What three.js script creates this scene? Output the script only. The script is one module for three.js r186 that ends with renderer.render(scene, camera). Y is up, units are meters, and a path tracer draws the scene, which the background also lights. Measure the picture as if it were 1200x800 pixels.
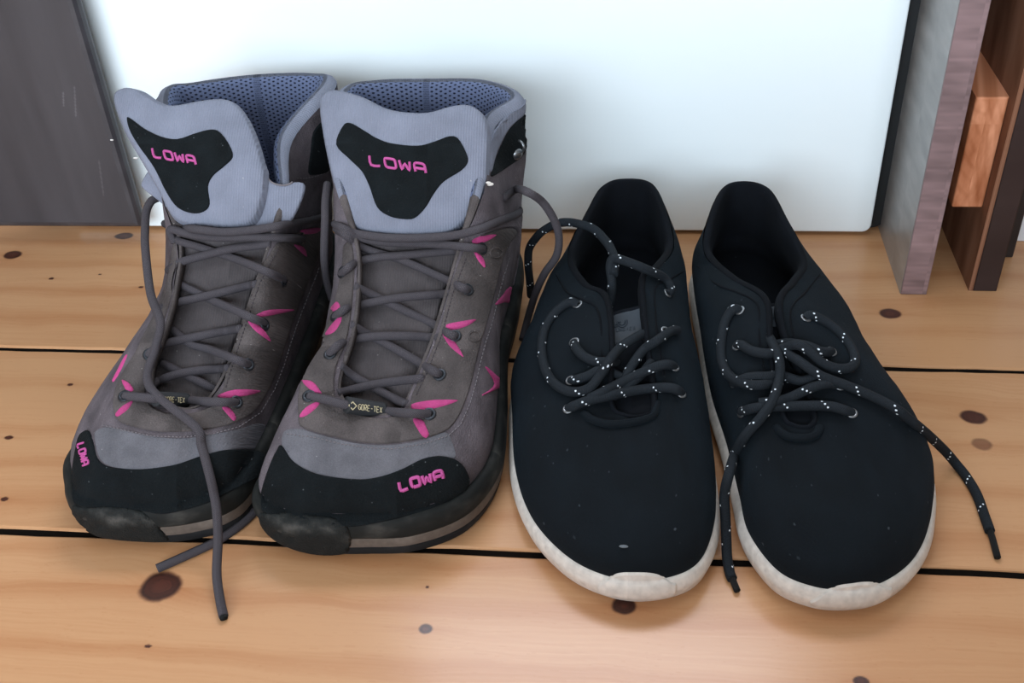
import * as THREE from 'three';
import { MeshBVH } from 'three-mesh-bvh';
import { mergeGeometries, toCreasedNormals } from 'three/addons/utils/BufferGeometryUtils.js';
import { RectAreaLightUniformsLib } from 'three/addons/lights/RectAreaLightUniformsLib.js';
RectAreaLightUniformsLib.init();

// ------------------------------------------------------------------ camera
const DEG = Math.PI / 180;
const FPX = 1248, PITCH = 37 * DEG, YAW = 8.1 * DEG, ROLL = 3.74 * DEG;
const V = (x, y, z) => new THREE.Vector3(x, y, z);
const EYE = V(0, 0.4, 0.6545);
const flat = V(-Math.sin(YAW), 0, -Math.cos(YAW));
const FWD = flat.clone().multiplyScalar(Math.cos(PITCH)).add(V(0, -Math.sin(PITCH), 0));
const r0 = V(Math.cos(YAW), 0, -Math.sin(YAW)), u0 = r0.clone().cross(FWD);
const RIGHT = r0.clone().multiplyScalar(Math.cos(ROLL)).addScaledVector(u0, -Math.sin(ROLL));
const UP = u0.clone().multiplyScalar(Math.cos(ROLL)).addScaledVector(r0, Math.sin(ROLL));
const camera = new THREE.PerspectiveCamera(2 * Math.atan(400 / FPX) / DEG, 1.5, 0.02, 40);
camera.position.copy(EYE);
camera.up.copy(UP);
camera.lookAt(EYE.clone().add(FWD));
const scene = new THREE.Scene();

// ------------------------------------------------------------------ light and exposure
const renderer = new THREE.WebGLRenderer({ antialias: true });
renderer.toneMapping = THREE.LinearToneMapping;
renderer.toneMappingExposure = 0.72;
renderer.shadowMap.enabled = true;
scene.background = new THREE.Color(0.80, 0.93, 1.0);
function windowLight(color, intensity, w, h, pos, target) {
  const l = new THREE.RectAreaLight(color, intensity, w, h);
  l.position.set(...pos); l.lookAt(...target); scene.add(l); return l;
}
windowLight(0xf6f5ff, 25, 0.46, 0.42, [-0.04, 0.65, -0.18], [-0.04, 0.65, 1]);       // small window above the white panel
windowLight(0xe6f3ff, 3, 1.2, 0.9, [-0.2, 1.88, 0.3], [-0.2, 0, 0.3]);       // roof light
windowLight(0xe4f1ff, 15.5, 2.2, 1.0, [-0.3, 0.8, 2.14], [-0.3, 0.8, 0]);      // wide window in the front wall

// ------------------------------------------------------------------ helpers
const mm = 0.001;
const W = (x, y, z) => V(x * mm, y * mm, z * mm);
const rayDir = (px, py) => FWD.clone().multiplyScalar(FPX).addScaledVector(RIGHT, px - 600).addScaledVector(UP, 400 - py).normalize();
// the point at height h (mm) above the floor seen at a pixel of the photograph
const P = (px, py, h) => { const d = rayDir(px, py); return EYE.clone().addScaledVector(d, (h * mm - EYE.y) / d.y); };
const onZ = (px, py, z) => { const d = rayDir(px, py); return EYE.clone().addScaledVector(d, (z - EYE.z) / d.z); };
const onX = (px, py, x) => { const d = rayDir(px, py); return EYE.clone().addScaledVector(d, (x - EYE.x) / d.x); };
let seed = 7;
const rnd = () => { seed = (seed * 1664525 + 1013904223) >>> 0; return seed / 4294967296; };
const hash2 = (x, y, s = 0) => { let h = Math.imul(x, 374761393) ^ Math.imul(y, 668265263) ^ Math.imul(s, 2246822519); h = Math.imul(h ^ (h >>> 13), 1274126177); h ^= h >>> 16; return (h >>> 0) / 4294967296; };
const sm = (t) => t * t * (3 - 2 * t);
function noise(x, y, s = 0) {
  const i = Math.floor(x), j = Math.floor(y), a = sm(x - i), b = sm(y - j);
  return (hash2(i, j, s) * (1 - a) + hash2(i + 1, j, s) * a) * (1 - b) + (hash2(i, j + 1, s) * (1 - a) + hash2(i + 1, j + 1, s) * a) * b;
}
const fbm = (x, y, s = 0, o = 4) => { let v = 0, a = 0.5; for (let k = 0; k < o; k++) { v += a * noise(x, y, s + k); x *= 2.03; y *= 2.03; a *= 0.5; } return v; };
const clamp = (x, a = 0, b = 1) => Math.min(b, Math.max(a, x));
const step = (a, b, x) => sm(clamp((x - a) / (b - a)));
const used = {};
function numbered(name) { const n = used[name] = (used[name] ?? -1) + 1; return n ? name + '_' + String(n).padStart(3, '0') : name; }
function mesh(name, geometry, material, parent, label) {
  const m = new THREE.Mesh(geometry, material);
  m.name = parent === scene ? numbered(name) : name; m.castShadow = m.receiveShadow = true;
  if (label) m.userData.label = label;
  parent.add(m); return m;
}
function thing(name, label, category, group) {
  const o = new THREE.Group(); o.name = numbered(name); o.userData = { label, category }; if (group) o.userData.group = group;
  scene.add(o); return o;
}
function structure(name, geometry, material, parent = scene) {
  const m = mesh(name, geometry, material, parent); if (parent === scene) { m.name = name; m.userData.kind = 'structure'; } return m;
}
function box(x0, x1, y0, y1, z0, z1) { const g = new THREE.BoxGeometry(x1 - x0, y1 - y0, z1 - z0); g.translate((x0 + x1) / 2, (y0 + y1) / 2, (z0 + z1) / 2); return g; }
// textures computed pixel by pixel: fn(u in metres, v in metres) -> [r, g, b] sRGB 0..255, or a grey value
function texture(w, h, fn, color = true) {
  const d = new Uint8Array(w * h * 4);
  for (let j = 0; j < h; j++) for (let i = 0; i < w; i++) {
    const c = fn(i, j), k = (j * w + i) * 4;
    if (color) { d[k] = c[0]; d[k + 1] = c[1]; d[k + 2] = c[2]; } else d[k] = d[k + 1] = d[k + 2] = c;
    d[k + 3] = 255;
  }
  const t = new THREE.DataTexture(d, w, h, THREE.RGBAFormat);
  t.magFilter = THREE.LinearFilter; t.minFilter = THREE.LinearMipmapLinearFilter; t.generateMipmaps = true;
  t.wrapS = t.wrapT = THREE.RepeatWrapping; if (color) t.colorSpace = THREE.SRGBColorSpace; t.needsUpdate = true; return t;
}
function geom(pos, idx, uv) {
  const g = new THREE.BufferGeometry();
  g.setAttribute('position', new THREE.Float32BufferAttribute(pos, 3)); g.setIndex(idx);
  g.setAttribute('uv', new THREE.Float32BufferAttribute(uv, 2)); g.computeVertexNormals(); return g;
}
const cr = (a, b, c, d, t) => 0.5 * (2 * b + (c - a) * t + (2 * a - 5 * b + 4 * c - d) * t * t + (3 * b - a - 3 * c + d) * t * t * t);
const crV = (a, b, c, d, t) => V(cr(a.x, b.x, c.x, d.x, t), cr(a.y, b.y, c.y, d.y, t), cr(a.z, b.z, c.z, d.z, t));
function closedCurve(p, sub) { const n = p.length, o = []; for (let i = 0; i < n; i++) for (let k = 0; k < sub; k++) o.push(crV(p[(i + n - 1) % n], p[i], p[(i + 1) % n], p[(i + 2) % n], k / sub)); return o; }
function openCurve(p, sub) { const n = p.length, o = []; for (let i = 0; i < n - 1; i++) for (let k = 0; k < sub; k++) o.push(crV(p[Math.max(0, i - 1)], p[i], p[i + 1], p[Math.min(n - 1, i + 2)], k / sub)); o.push(p[n - 1].clone()); return o; }
// rings: closed curves of equally many control points, from the bottom up; smoothed around (sub) and meshed
function ringsLoft(rings, sub, capTop, only) {
  const rows = rings.map((r) => closedCurve(r, sub)), n = rows[0].length, pos = [], uv = [], idx = [];
  const mid = rows[Math.floor(rows.length / 2)]; const us = [0]; for (let i = 1; i < n; i++) us.push(us[i - 1] + mid[i].distanceTo(mid[i - 1]));
  rows.forEach((row, j) => row.forEach((p, i) => {
    pos.push(p.x, p.y, p.z);
    let v = 0; for (let k = 1; k <= j; k++) v += rows[k][i].distanceTo(rows[k - 1][i]);
    uv.push(us[i], v);
  }));
  for (let j = 0; j < rows.length - 1; j++) for (let i = 0; i < n; i++) { if (only && !only(i / sub)) continue; const a = j * n + i, b = j * n + (i + 1) % n; idx.push(a, b, a + n, b, b + n, a + n); }
  if (capTop) { const c = rows.at(-1).reduce((s, p) => s.add(p), V(0, 0, 0)).multiplyScalar(1 / n), k = pos.length / 3, b = (rows.length - 1) * n; pos.push(c.x, c.y, c.z); uv.push(0, 0); for (let i = 0; i < n; i++) idx.push(b + i, b + (i + 1) % n, k); }
  return geom(pos, idx, uv);
}
const inward = (p, i) => { const n = p.length, t = p[(i + 1) % n].clone().sub(p[(i + n - 1) % n]); return V(t.z, 0, -t.x).normalize(); };
const inset = (ring, d, y, dy = 0) => ring.map((p, i) => { const q = p.clone().addScaledVector(inward(ring, i), (Array.isArray(d) ? d[i] : d) * mm); q.y = y === null ? p.y + dy * mm : (Array.isArray(y) ? y[i] : y) * mm; return q; });
// rings of a shoe upper between the feather line A and the rim B: each meridian is a Bezier curve
function upperRings(A, B, a, b, c, o, K = 15) {
  const rings = [];
  for (let k = 0; k <= K; k++) {
    const t = k / K, s = 1 - t;
    rings.push(A.map((p, i) => {
      const q = B[i], out = V(p.x - q.x, 0, p.z - q.z); const n = inward(A, i).multiplyScalar(-1); if (out.length() < 0.008) out.copy(n); out.normalize();
      const c1 = p.clone().add(V(0, a[i] * mm, 0)).addScaledVector(n, o[i] * mm), c2 = q.clone().addScaledVector(out, b[i] * mm).add(V(0, c[i] * mm, 0));
      return p.clone().multiplyScalar(s * s * s).addScaledVector(c1, 3 * s * s * t).addScaledVector(c2, 3 * s * t * t).addScaledVector(q, t * t * t);
    }));
  }
  return rings;
}
// surfaces that can be hit by rays, to lay patches, eyelets and laces on them
class Surface {
  constructor(...geos) {
    const g = mergeGeometries(geos.map((x) => { const y = new THREE.BufferGeometry(); y.setAttribute('position', x.getAttribute('position').clone()); y.setAttribute('normal', x.getAttribute('normal').clone()); y.setIndex(x.index ? x.index.clone() : [...Array(x.getAttribute('position').count).keys()]); return y; }));
    this.g = g; this.bvh = new MeshBVH(g); this.last = 0.6;
  }
  normal(hit) {
    const i = this.g.index, n = this.g.getAttribute('normal'), p = this.g.getAttribute('position'), f = hit.faceIndex * 3;
    const v = [0, 1, 2].map((k) => V(0, 0, 0).fromBufferAttribute(p, i.getX(f + k))), w = [0, 1, 2].map((k) => V(0, 0, 0).fromBufferAttribute(n, i.getX(f + k)));
    const b = THREE.Triangle.getBarycoord(hit.point, ...v, V(0, 0, 0)) || V(1, 0, 0);
    return w[0].multiplyScalar(b.x).addScaledVector(w[1], b.y).addScaledVector(w[2], b.z).normalize();
  }
  at(px, py) {
    const d = rayDir(px, py), h = this.bvh.raycastFirst(new THREE.Ray(EYE.clone(), d), THREE.DoubleSide);
    if (h) { const n = this.normal(h), f = h.face.normal.dot(d); if (f < 0 || this.both) { this.last = h.distance; if (n.dot(d) > 0) n.negate(); return { p: h.point.clone(), n }; } }
    const q = EYE.clone().addScaledVector(d, this.last), c = this.bvh.closestPointToPoint(q); c.faceIndex = c.faceIndex ?? 0;
    this.last = c.point.distanceTo(EYE);
    let n = this.normal({ point: c.point, faceIndex: c.faceIndex }); if (n.dot(d) > 0.3) n.negate(); return { p: c.point.clone(), n };
  }
}
const crn2 = (p, sub) => { const n = p.length, o = []; for (let i = 0; i < n; i++) for (let k = 0; k < sub; k++) { const t = k / sub, A = p[(i + n - 1) % n], B = p[i], C = p[(i + 1) % n], D = p[(i + 2) % n]; o.push([cr(A[0], B[0], C[0], D[0], t), cr(A[1], B[1], C[1], D[1], t)]); } return o; };
const pairs = (a) => { const o = []; for (let i = 0; i < a.length; i += 2) o.push([a[i], a[i + 1]]); return o; };
function inside(x, y, poly) { let c = false; for (let i = 0, j = poly.length - 1; i < poly.length; j = i++) { const [xi, yi] = poly[i], [xj, yj] = poly[j]; if ((yi > y) !== (yj > y) && x < ((xj - xi) * (y - yi)) / (yj - yi) + xi) c = !c; } return c; }
function edgeDist(x, y, poly) { let m = 1e9; for (let i = 0, j = poly.length - 1; i < poly.length; j = i++) { const [ax, ay] = poly[j], [bx, by] = poly[i], dx = bx - ax, dy = by - ay, l = dx * dx + dy * dy || 1e-9, t = clamp(((x - ax) * dx + (y - ay) * dy) / l), ex = ax + t * dx - x, ey = ay + t * dy - y; m = Math.min(m, ex * ex + ey * ey); } return Math.sqrt(m); }
function delaunay(pts) {
  const n = pts.length, B = 1e5, p = [...pts, [-B, -B], [B, -B], [0, B]];
  const circ = (a, b, c) => { const [ax, ay] = p[a], [bx, by] = p[b], [cx, cy] = p[c], d = 2 * (ax * (by - cy) + bx * (cy - ay) + cx * (ay - by)) || 1e-12, A = ax * ax + ay * ay, Bq = bx * bx + by * by, Cq = cx * cx + cy * cy, x = (A * (by - cy) + Bq * (cy - ay) + Cq * (ay - by)) / d, y = (A * (cx - bx) + Bq * (ax - cx) + Cq * (bx - ax)) / d; return { a, b, c, x, y, r: (ax - x) ** 2 + (ay - y) ** 2 }; };
  const order = [...Array(n).keys()].sort((i, j) => pts[i][0] - pts[j][0]);
  let open = [circ(n, n + 1, n + 2)]; const closed = [];
  for (const i of order) {
    const [x, y] = p[i], edges = new Map(), keep = [];
    for (const t of open) {
      const dx = x - t.x;
      if (dx > 0 && dx * dx > t.r) { closed.push(t); continue; }
      if (dx * dx + (y - t.y) ** 2 - t.r > 1e-9) { keep.push(t); continue; }
      for (const [u, v] of [[t.a, t.b], [t.b, t.c], [t.c, t.a]]) { const k = Math.min(u, v) + '_' + Math.max(u, v); edges.has(k) ? edges.set(k, null) : edges.set(k, [u, v]); }
    }
    open = keep;
    for (const e of edges.values()) if (e) open.push(circ(e[0], e[1], i));
  }
  return [...closed, ...open].filter((t) => t.a < n && t.b < n && t.c < n).map((t) => [t.a, t.b, t.c]);
}
// a piece with the outline (pixels of the photograph) that lies on a surface: thickness in mm, rounded over `round` mm at its edge
function patch(outline, surf, { thick = 1, round = 1, smooth = 4, grid = 5, back = false, sink = 0.3, lift = 0, pillow } = {}) {
  let poly = pairs(outline); if (smooth > 1) poly = crn2(poly, smooth);
  const bound = []; for (let i = 0; i < poly.length; i++) { const a = poly[i], b = poly[(i + 1) % poly.length], l = Math.hypot(b[0] - a[0], b[1] - a[1]), k = Math.max(1, Math.round(l / (grid * 0.7))); for (let j = 0; j < k; j++) bound.push([a[0] + (b[0] - a[0]) * j / k, a[1] + (b[1] - a[1]) * j / k]); }
  const xs = bound.map((q) => q[0]), ys = bound.map((q) => q[1]), pts = bound.slice(), nb = bound.length;
  const rp = round * 1.9; // about 1.9 pixels to the millimetre
  for (const f of [0.35, 1]) { // two rings just inside the edge carry the rounding
    const d = Math.min(rp * f, grid);
    if (d > 0.5) for (let i = 0; i < nb; i++) { const a = bound[(i + nb - 1) % nb], b = bound[(i + 1) % nb], l = Math.hypot(b[0] - a[0], b[1] - a[1]) || 1; for (const sgn of [1, -1]) { const x = bound[i][0] - sgn * (b[1] - a[1]) / l * d, y = bound[i][1] + sgn * (b[0] - a[0]) / l * d; if (inside(x, y, bound) && edgeDist(x, y, bound) > d * 0.8) pts.push([x, y]); } }
  }
  for (let y = Math.min(...ys) + grid * 0.5, r = 0; y < Math.max(...ys); y += grid * 0.87, r++) for (let x = Math.min(...xs) + (r % 2) * grid * 0.5; x < Math.max(...xs); x += grid) { const jx = x + (hash2(r, Math.round(x * 7), 3) - 0.5) * 0.3, jy = y + (hash2(r, Math.round(x * 7), 4) - 0.5) * 0.3; if (inside(jx, jy, bound) && edgeDist(jx, jy, bound) > Math.min(rp, grid) + grid * 0.35) pts.push([jx, jy]); }
  const tri = delaunay(pts).filter(([a, b, c]) => inside((pts[a][0] + pts[b][0] + pts[c][0]) / 3, (pts[a][1] + pts[b][1] + pts[c][1]) / 3, bound));
  const hits = pts.map(([x, y]) => surf.at(x, y)), pos = [], uv = [], idx = [];
  hits.forEach(({ p, n }, i) => {
    const d = i < nb ? 0 : edgeDist(pts[i][0], pts[i][1], bound) / rp, e = clamp(d), k = (i < nb ? -sink : thick * Math.sqrt(Math.max(0, 1 - (1 - e) * (1 - e)))) + lift + (pillow ? pillow(pts[i][0], pts[i][1]) : 0);
    const q = p.clone().addScaledVector(n, k * mm); pos.push(q.x, q.y, q.z); uv.push(q.x, q.y * 0.7 - q.z * 0.7);
  });
  for (const [a, b, c] of tri) { const [ax, ay] = pts[a], [bx, by] = pts[b], [cx, cy] = pts[c]; (bx - ax) * (cy - ay) - (by - ay) * (cx - ax) < 0 ? idx.push(a, b, c) : idx.push(a, c, b); }
  if (back) {
    const n0 = pos.length / 3, m = idx.length;
    hits.forEach(({ p, n }, i) => { const d = i < nb ? 0 : edgeDist(pts[i][0], pts[i][1], bound) / rp, e = clamp(d), k = lift - (i < nb ? sink : sink + back * Math.sqrt(Math.max(0, 1 - (1 - e) * (1 - e)))); const q = p.clone().addScaledVector(n, k * mm); pos.push(q.x, q.y, q.z); uv.push(q.x, q.y); });
    for (let i = 0; i < m; i += 3) idx.push(n0 + idx[i], n0 + idx[i + 2], n0 + idx[i + 1]);
  }
  return geom(pos, idx, uv);
}
// a cord of radius r (m) through points; uv.x runs along it in metres
function cord(points, r, { radial = 10, sub = 7, ends = true, flat: fl = 1 } = {}) {
  const c = openCurve(points, sub), n = c.length, pos = [], uv = [], idx = [];
  let N = V(0, 1, 0), len = 0;
  for (let i = 0; i < n; i++) {
    const t = c[Math.min(n - 1, i + 1)].clone().sub(c[Math.max(0, i - 1)]).normalize();
    if (i) len += c[i].distanceTo(c[i - 1]);
    N = N.clone().addScaledVector(t, -N.dot(t)); if (N.lengthSq() < 1e-6) N = V(1, 0, 0).addScaledVector(t, -t.x); N.normalize();
    const Bn = t.clone().cross(N), e = typeof r === 'function' ? r(i / (n - 1)) : r;
    for (let k = 0; k <= radial; k++) { const a = (k / radial) * 2 * Math.PI, q = c[i].clone().addScaledVector(N, Math.cos(a) * e * fl).addScaledVector(Bn, Math.sin(a) * e); pos.push(q.x, q.y, q.z); uv.push(len, (k / radial) * 2 * Math.PI * e); }
  }
  const m = radial + 1;
  for (let i = 0; i < n - 1; i++) for (let k = 0; k < radial; k++) { const a = i * m + k; idx.push(a, a + 1, a + m, a + 1, a + m + 1, a + m); }
  if (ends) for (const [row, f] of [[0, 1], [n - 1, 0]]) { const k0 = pos.length / 3, q = c[row]; pos.push(q.x, q.y, q.z); uv.push(row ? len : 0, 0); for (let k = 0; k < radial; k++) { const a = row * m + k; f ? idx.push(k0, a + 1, a) : idx.push(k0, a, a + 1); } }
  return geom(pos, idx, uv);
}
// points of a cord: triples px, py, lift (mm above the surface)
const along = (a, surf) => { const o = []; for (let i = 0; i < a.length; i += 3) { const { p, n } = surf.at(a[i], a[i + 1]), d = rayDir(a[i], a[i + 1]); o.push(p.clone().addScaledVector(d, -a[i + 2] * mm / Math.max(0.6, -n.dot(d)))); } return o; };
const free = (a) => { const o = []; for (let i = 0; i < a.length; i += 3) o.push(P(a[i], a[i + 1], a[i + 2])); return o; };

// ------------------------------------------------------------------ the room: pine floor, walls, ceiling
const PINE = [[197, 149, 107], [176, 120, 78], [140, 84, 50]];
function pine(s, knots, w = 2048, h = 230) { // 1.4 m x 0.154 m
  const kx = knots.map((k) => [(k[0] + 0.7) / 1.4 * w, k[1] / 0.154 * h, k[2] / 1.4 * w, k[3] ?? 0.75, k[4] ?? 1]);
  return texture(w, h, (i, j) => {
    let v = j + (fbm(i * 0.004, j * 0.008, s) - 0.5) * 46 + (fbm(i * 0.02, j * 0.02, s + 9) - 0.5) * 7, knot = 0, ring = 0, halo = 0;
    for (const [x, y, r, asp, str] of kx) {
      const dx = (i - x), dy = (j - y) / asp, d = Math.sqrt(dx * dx + dy * dy) / r + (fbm(i * 0.09, j * 0.09, s + 3) - 0.47) * 0.35;
      v += (dy > 0 ? 1 : -1) * r * 1.1 * Math.exp(-Math.abs(dx) / (r * 3.4)) * Math.exp(-Math.abs(dy) / (r * 1.6));
      if (d < 1.25) { knot = Math.max(knot, str * step(1.25, 0.85, d)); ring = d; }
      halo = Math.max(halo, str * 0.5 * Math.exp(-(Math.abs(dx) / (r * 4.2) + Math.abs(dy) / (r * 1.0)) * 1.3));
    }
    const g = 0.5 + 0.5 * Math.sin(v * 0.13 + 2.6 * fbm(i * 0.0016, v * 0.02, s + 5)), fine = fbm(i * 0.012, v * 0.75, s + 7, 3), pore = noise(i * 0.05, v * 2.1, s + 11);
    let t = 0.25 * Math.pow(g, 3) * (0.35 + fbm(i * 0.003, j * 0.012, s + 8)) + 0.26 * (fine - 0.36) + (pore > 0.9 ? 0.08 : 0) + halo * 0.75 + 0.25 * (fbm(i * 0.006, j * 0.01, s + 21) - 0.45);
    t = clamp(t);
    const c = [0, 1, 2].map((k) => (t < 0.5 ? PINE[0][k] + (PINE[1][k] - PINE[0][k]) * t * 2 : PINE[1][k] + (PINE[2][k] - PINE[1][k]) * (t * 2 - 1)));
    if (knot) { const kc = ring < 0.5 ? [78, 38, 25] : ring < 0.85 ? [64, 30, 19] : [48, 22, 14], w2 = 0.86 + 0.25 * noise(ring * 9, i * 0.05, s); for (let k = 0; k < 3; k++) c[k] += (kc[k] * w2 - c[k]) * knot; }
    return c.map((x) => clamp(x, 0, 255));
  });
}
// knots: x (m), distance from the plank's far edge (m), radius (m)
const kn = (px, py, z0, r, asp, str) => { const p = P(px, py, 0); return [p.x, p.z - z0, r, asp, str]; };
const SEAM = [-0.174, -0.02, 0.147, 0.301, 0.455, 0.609];
const plankTex = [
  pine(31, [[0.3, 0.05, 0.008]]),
  pine(12, [kn(15, 298, SEAM[1], 0.0062, 0.8), kn(60, 326, SEAM[1], 0.0016), kn(145, 276, SEAM[1], 0.006, 0.7), kn(1042, 367, SEAM[1], 0.0062, 0.8), kn(117, 321, SEAM[1], 0.001), kn(165, 336, SEAM[1], 0.0016)]),
  pine(43, [kn(1139, 488, SEAM[2], 0.0062, 0.85), kn(1150, 520, SEAM[2], 0.005, 0.9, 0.45), kn(84, 536, SEAM[2], 0.0028, 0.55), kn(10, 512, SEAM[2], 0.0024, 0.6), kn(82, 450, SEAM[2], 0.0016), kn(5, 584, SEAM[2], 0.0018)]),
  pine(58, [kn(188, 686, SEAM[3], 0.0095, 0.9), kn(498, 736, SEAM[3], 0.003, 0.9), kn(730, 709, SEAM[3], 0.0052, 0.9), kn(1008, 797, SEAM[3], 0.003), kn(500, 687, SEAM[3], 0.0008), kn(173, 756, SEAM[3], 0.0016, 0.5)]),
];
for (const t of plankTex) t.wrapS = t.wrapT = THREE.MirroredRepeatWrapping;
const woodBump = texture(512, 256, (i, j) => 128 + 90 * (fbm(i * 0.012, j * 0.5, 2, 3) - 0.45), false);
const plankMat = plankTex.map((map) => new THREE.MeshPhysicalMaterial({ map, roughness: 0.42, specularIntensity: 0.5, clearcoat: 0.4, clearcoatRoughness: 0.2, bumpMap: woodBump, bumpScale: 0.00004 }));
function plankGeometry(z0, z1, s) {
  const pos = [], uv = [], idx = [], X0 = -1.6, X1 = 1.4, N = 220, gap = 0.0019;
  const prof = (x) => {
    const e0 = (noise(x * 60, s) - 0.5) * 0.0008 + (noise(x * 9, s + 2) - 0.5) * 0.0012, e1 = (noise(x * 60, s + 5) - 0.5) * 0.0008 + (noise(x * 9, s + 7) - 0.5) * 0.0012, a = z0 + gap + e0, b = z1 - gap + e1;
    return [[a, -0.02], [a, -0.0016], [a + 0.0004, -0.0006], [a + 0.0014, 0], [b - 0.0014, 0], [b - 0.0004, -0.0006], [b, -0.0016], [b, -0.02]];
  };
  for (let i = 0; i <= N; i++) { const x = X0 + (X1 - X0) * i / N; for (const [z, y] of prof(x)) { pos.push(x, y, z); uv.push((x + 0.7) / 1.4, (z - z0) / 0.154); } }
  for (let i = 0; i < N; i++) for (let k = 0; k < 7; k++) { const a = i * 8 + k; idx.push(a, a + 1, a + 8, a + 1, a + 9, a + 8); }
  return toCreasedNormals(geom(pos, idx, uv), 0.2);
}
const jointDirtShade = new THREE.MeshPhysicalMaterial({ color: 0x0d0906, roughness: 1, specularIntensity: 0.2 });  // near-black joint fill: dirt, with the shade of the gaps put into the colour
const floor = structure('floor', box(-1.6, 1.4, -0.05, -0.0013, -0.32, 2.3), jointDirtShade);
for (let k = -1; k < 16; k++) {
  const z0 = k < 2 ? -0.174 + 0.154 * k : -0.161 + 0.154 * k, z1 = k < 1 ? z0 + 0.154 : -0.161 + 0.154 * (k + 1), t = [0, 1, 2, 3][k >= 0 && k < 4 ? k : (k + 8) % 4];
  mesh('plank', plankGeometry(z0, z1, k * 13), plankMat[t], floor);
}
const plaster = new THREE.MeshStandardMaterial({ color: 0x9d978f, roughness: 0.9, bumpMap: texture(256, 256, (i, j) => 255 * fbm(i * 0.06, j * 0.06, 5), false), bumpScale: 0.0006 });
const walls = (rects, thick, z) => mergeGeometries(rects.map(([p, q, r, s]) => box(p, q, r, s, z, z + thick)));
structure('wall_back', walls([[-1.62, 1.42, -0.05, 0.43], [-1.62, 1.42, 0.87, 2.0], [-1.62, -0.3, 0.43, 0.87], [0.2, 1.42, 0.43, 0.87]], 0.12, -0.32), plaster);
structure('wall_left', box(-1.62, -1.5, -0.05, 2.0, -0.32, 2.32), plaster);
structure('wall_right', box(1.3, 1.42, -0.05, 2.0, -0.32, 2.32), plaster);
structure('wall_front', walls([[-1.62, 1.42, 1.33, 2.0], [-1.62, -1.43, -0.05, 1.33], [0.83, 1.42, -0.05, 1.33], [-1.43, 0.83, -0.05, 0.27]], 0.12, 2.2), plaster);
structure('shade_blocker', box(-0.22, 1.3, -0.05, 0.3, 0.8, 0.9), plaster);   // added unseen blocker, keeps front window light off the floor before the toes
structure('ceiling', mergeGeometries([box(-1.62, -0.83, 1.9, 2.0, -0.32, 2.32), box(0.43, 1.42, 1.9, 2.0, -0.32, 2.32), box(-0.83, 0.43, 1.9, 2.0, -0.32, -0.18), box(-0.83, 0.43, 1.9, 2.0, 0.78, 2.32)]), plaster);

// ------------------------------------------------------------------ the white panel and the boards behind the shoes
const roundedRect = (x0, y0, x1, y1, r) => { const s = new THREE.Shape(); s.moveTo(x0 + r, y0); s.lineTo(x1 - r, y0); s.absarc(x1 - r, y0 + r, r, -Math.PI / 2, 0); s.lineTo(x1, y1); s.lineTo(x0, y1); s.lineTo(x0, y0 + r); s.absarc(x0 + r, y0 + r, r, Math.PI, 1.5 * Math.PI); return s; };
function slab(shape, z0, z1, bevel) { const g = new THREE.ExtrudeGeometry(shape, { depth: z1 - z0 - 2 * bevel, bevelEnabled: bevel > 0, bevelSize: bevel, bevelThickness: bevel, bevelOffset: -bevel, bevelSegments: 3, curveSegments: 10 }); g.translate(0, 0, z0 + bevel); return g; }
const whiteGloss = new THREE.MeshPhysicalMaterial({ color: 0xf0fafc, roughness: 0.3, clearcoat: 0.4, clearcoatRoughness: 0.15 });
const blackPlastic = new THREE.MeshStandardMaterial({ color: 0x15191b, roughness: 0.6 });
{
  const t = thing('white_panel', 'large glossy white panel with a rounded lower corner and black rim standing behind the shoes', 'panel');
  const br = onZ(1022, 272, 0);
  const x1 = br.x - 0.0012, y0 = 0.003;
  mesh('front_panel', slab(roundedRect(-0.42, y0, x1, 0.42, 0.006), -0.006, 0.0, 0.0014), whiteGloss, t);
  mesh('rim', slab(roundedRect(-0.423, y0 - 0.001, x1 + 0.0105, 0.424, 0.009), -0.026, -0.0075, 0.001), blackPlastic, t, 'black rim behind the white front');
  mesh('foot', box(x1 - 0.022, x1 - 0.004, 0, y0 + 0.003, -0.02, -0.008), blackPlastic, t);
  mesh('foot', box(-0.36, -0.34, 0, y0 + 0.003, -0.02, -0.008), blackPlastic, t);
}
const grainTex = (base, amp, fu, fv, s, w = 512, h = 512, extra) => texture(w, h, (i, j) => { const n = fbm(i * fu, j * fv, s, 4) - 0.47; let c = base.map((b) => b + amp * n * 2); if (extra) c = extra(c, i, j); return c.map((x) => clamp(x, 0, 255)); });
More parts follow.
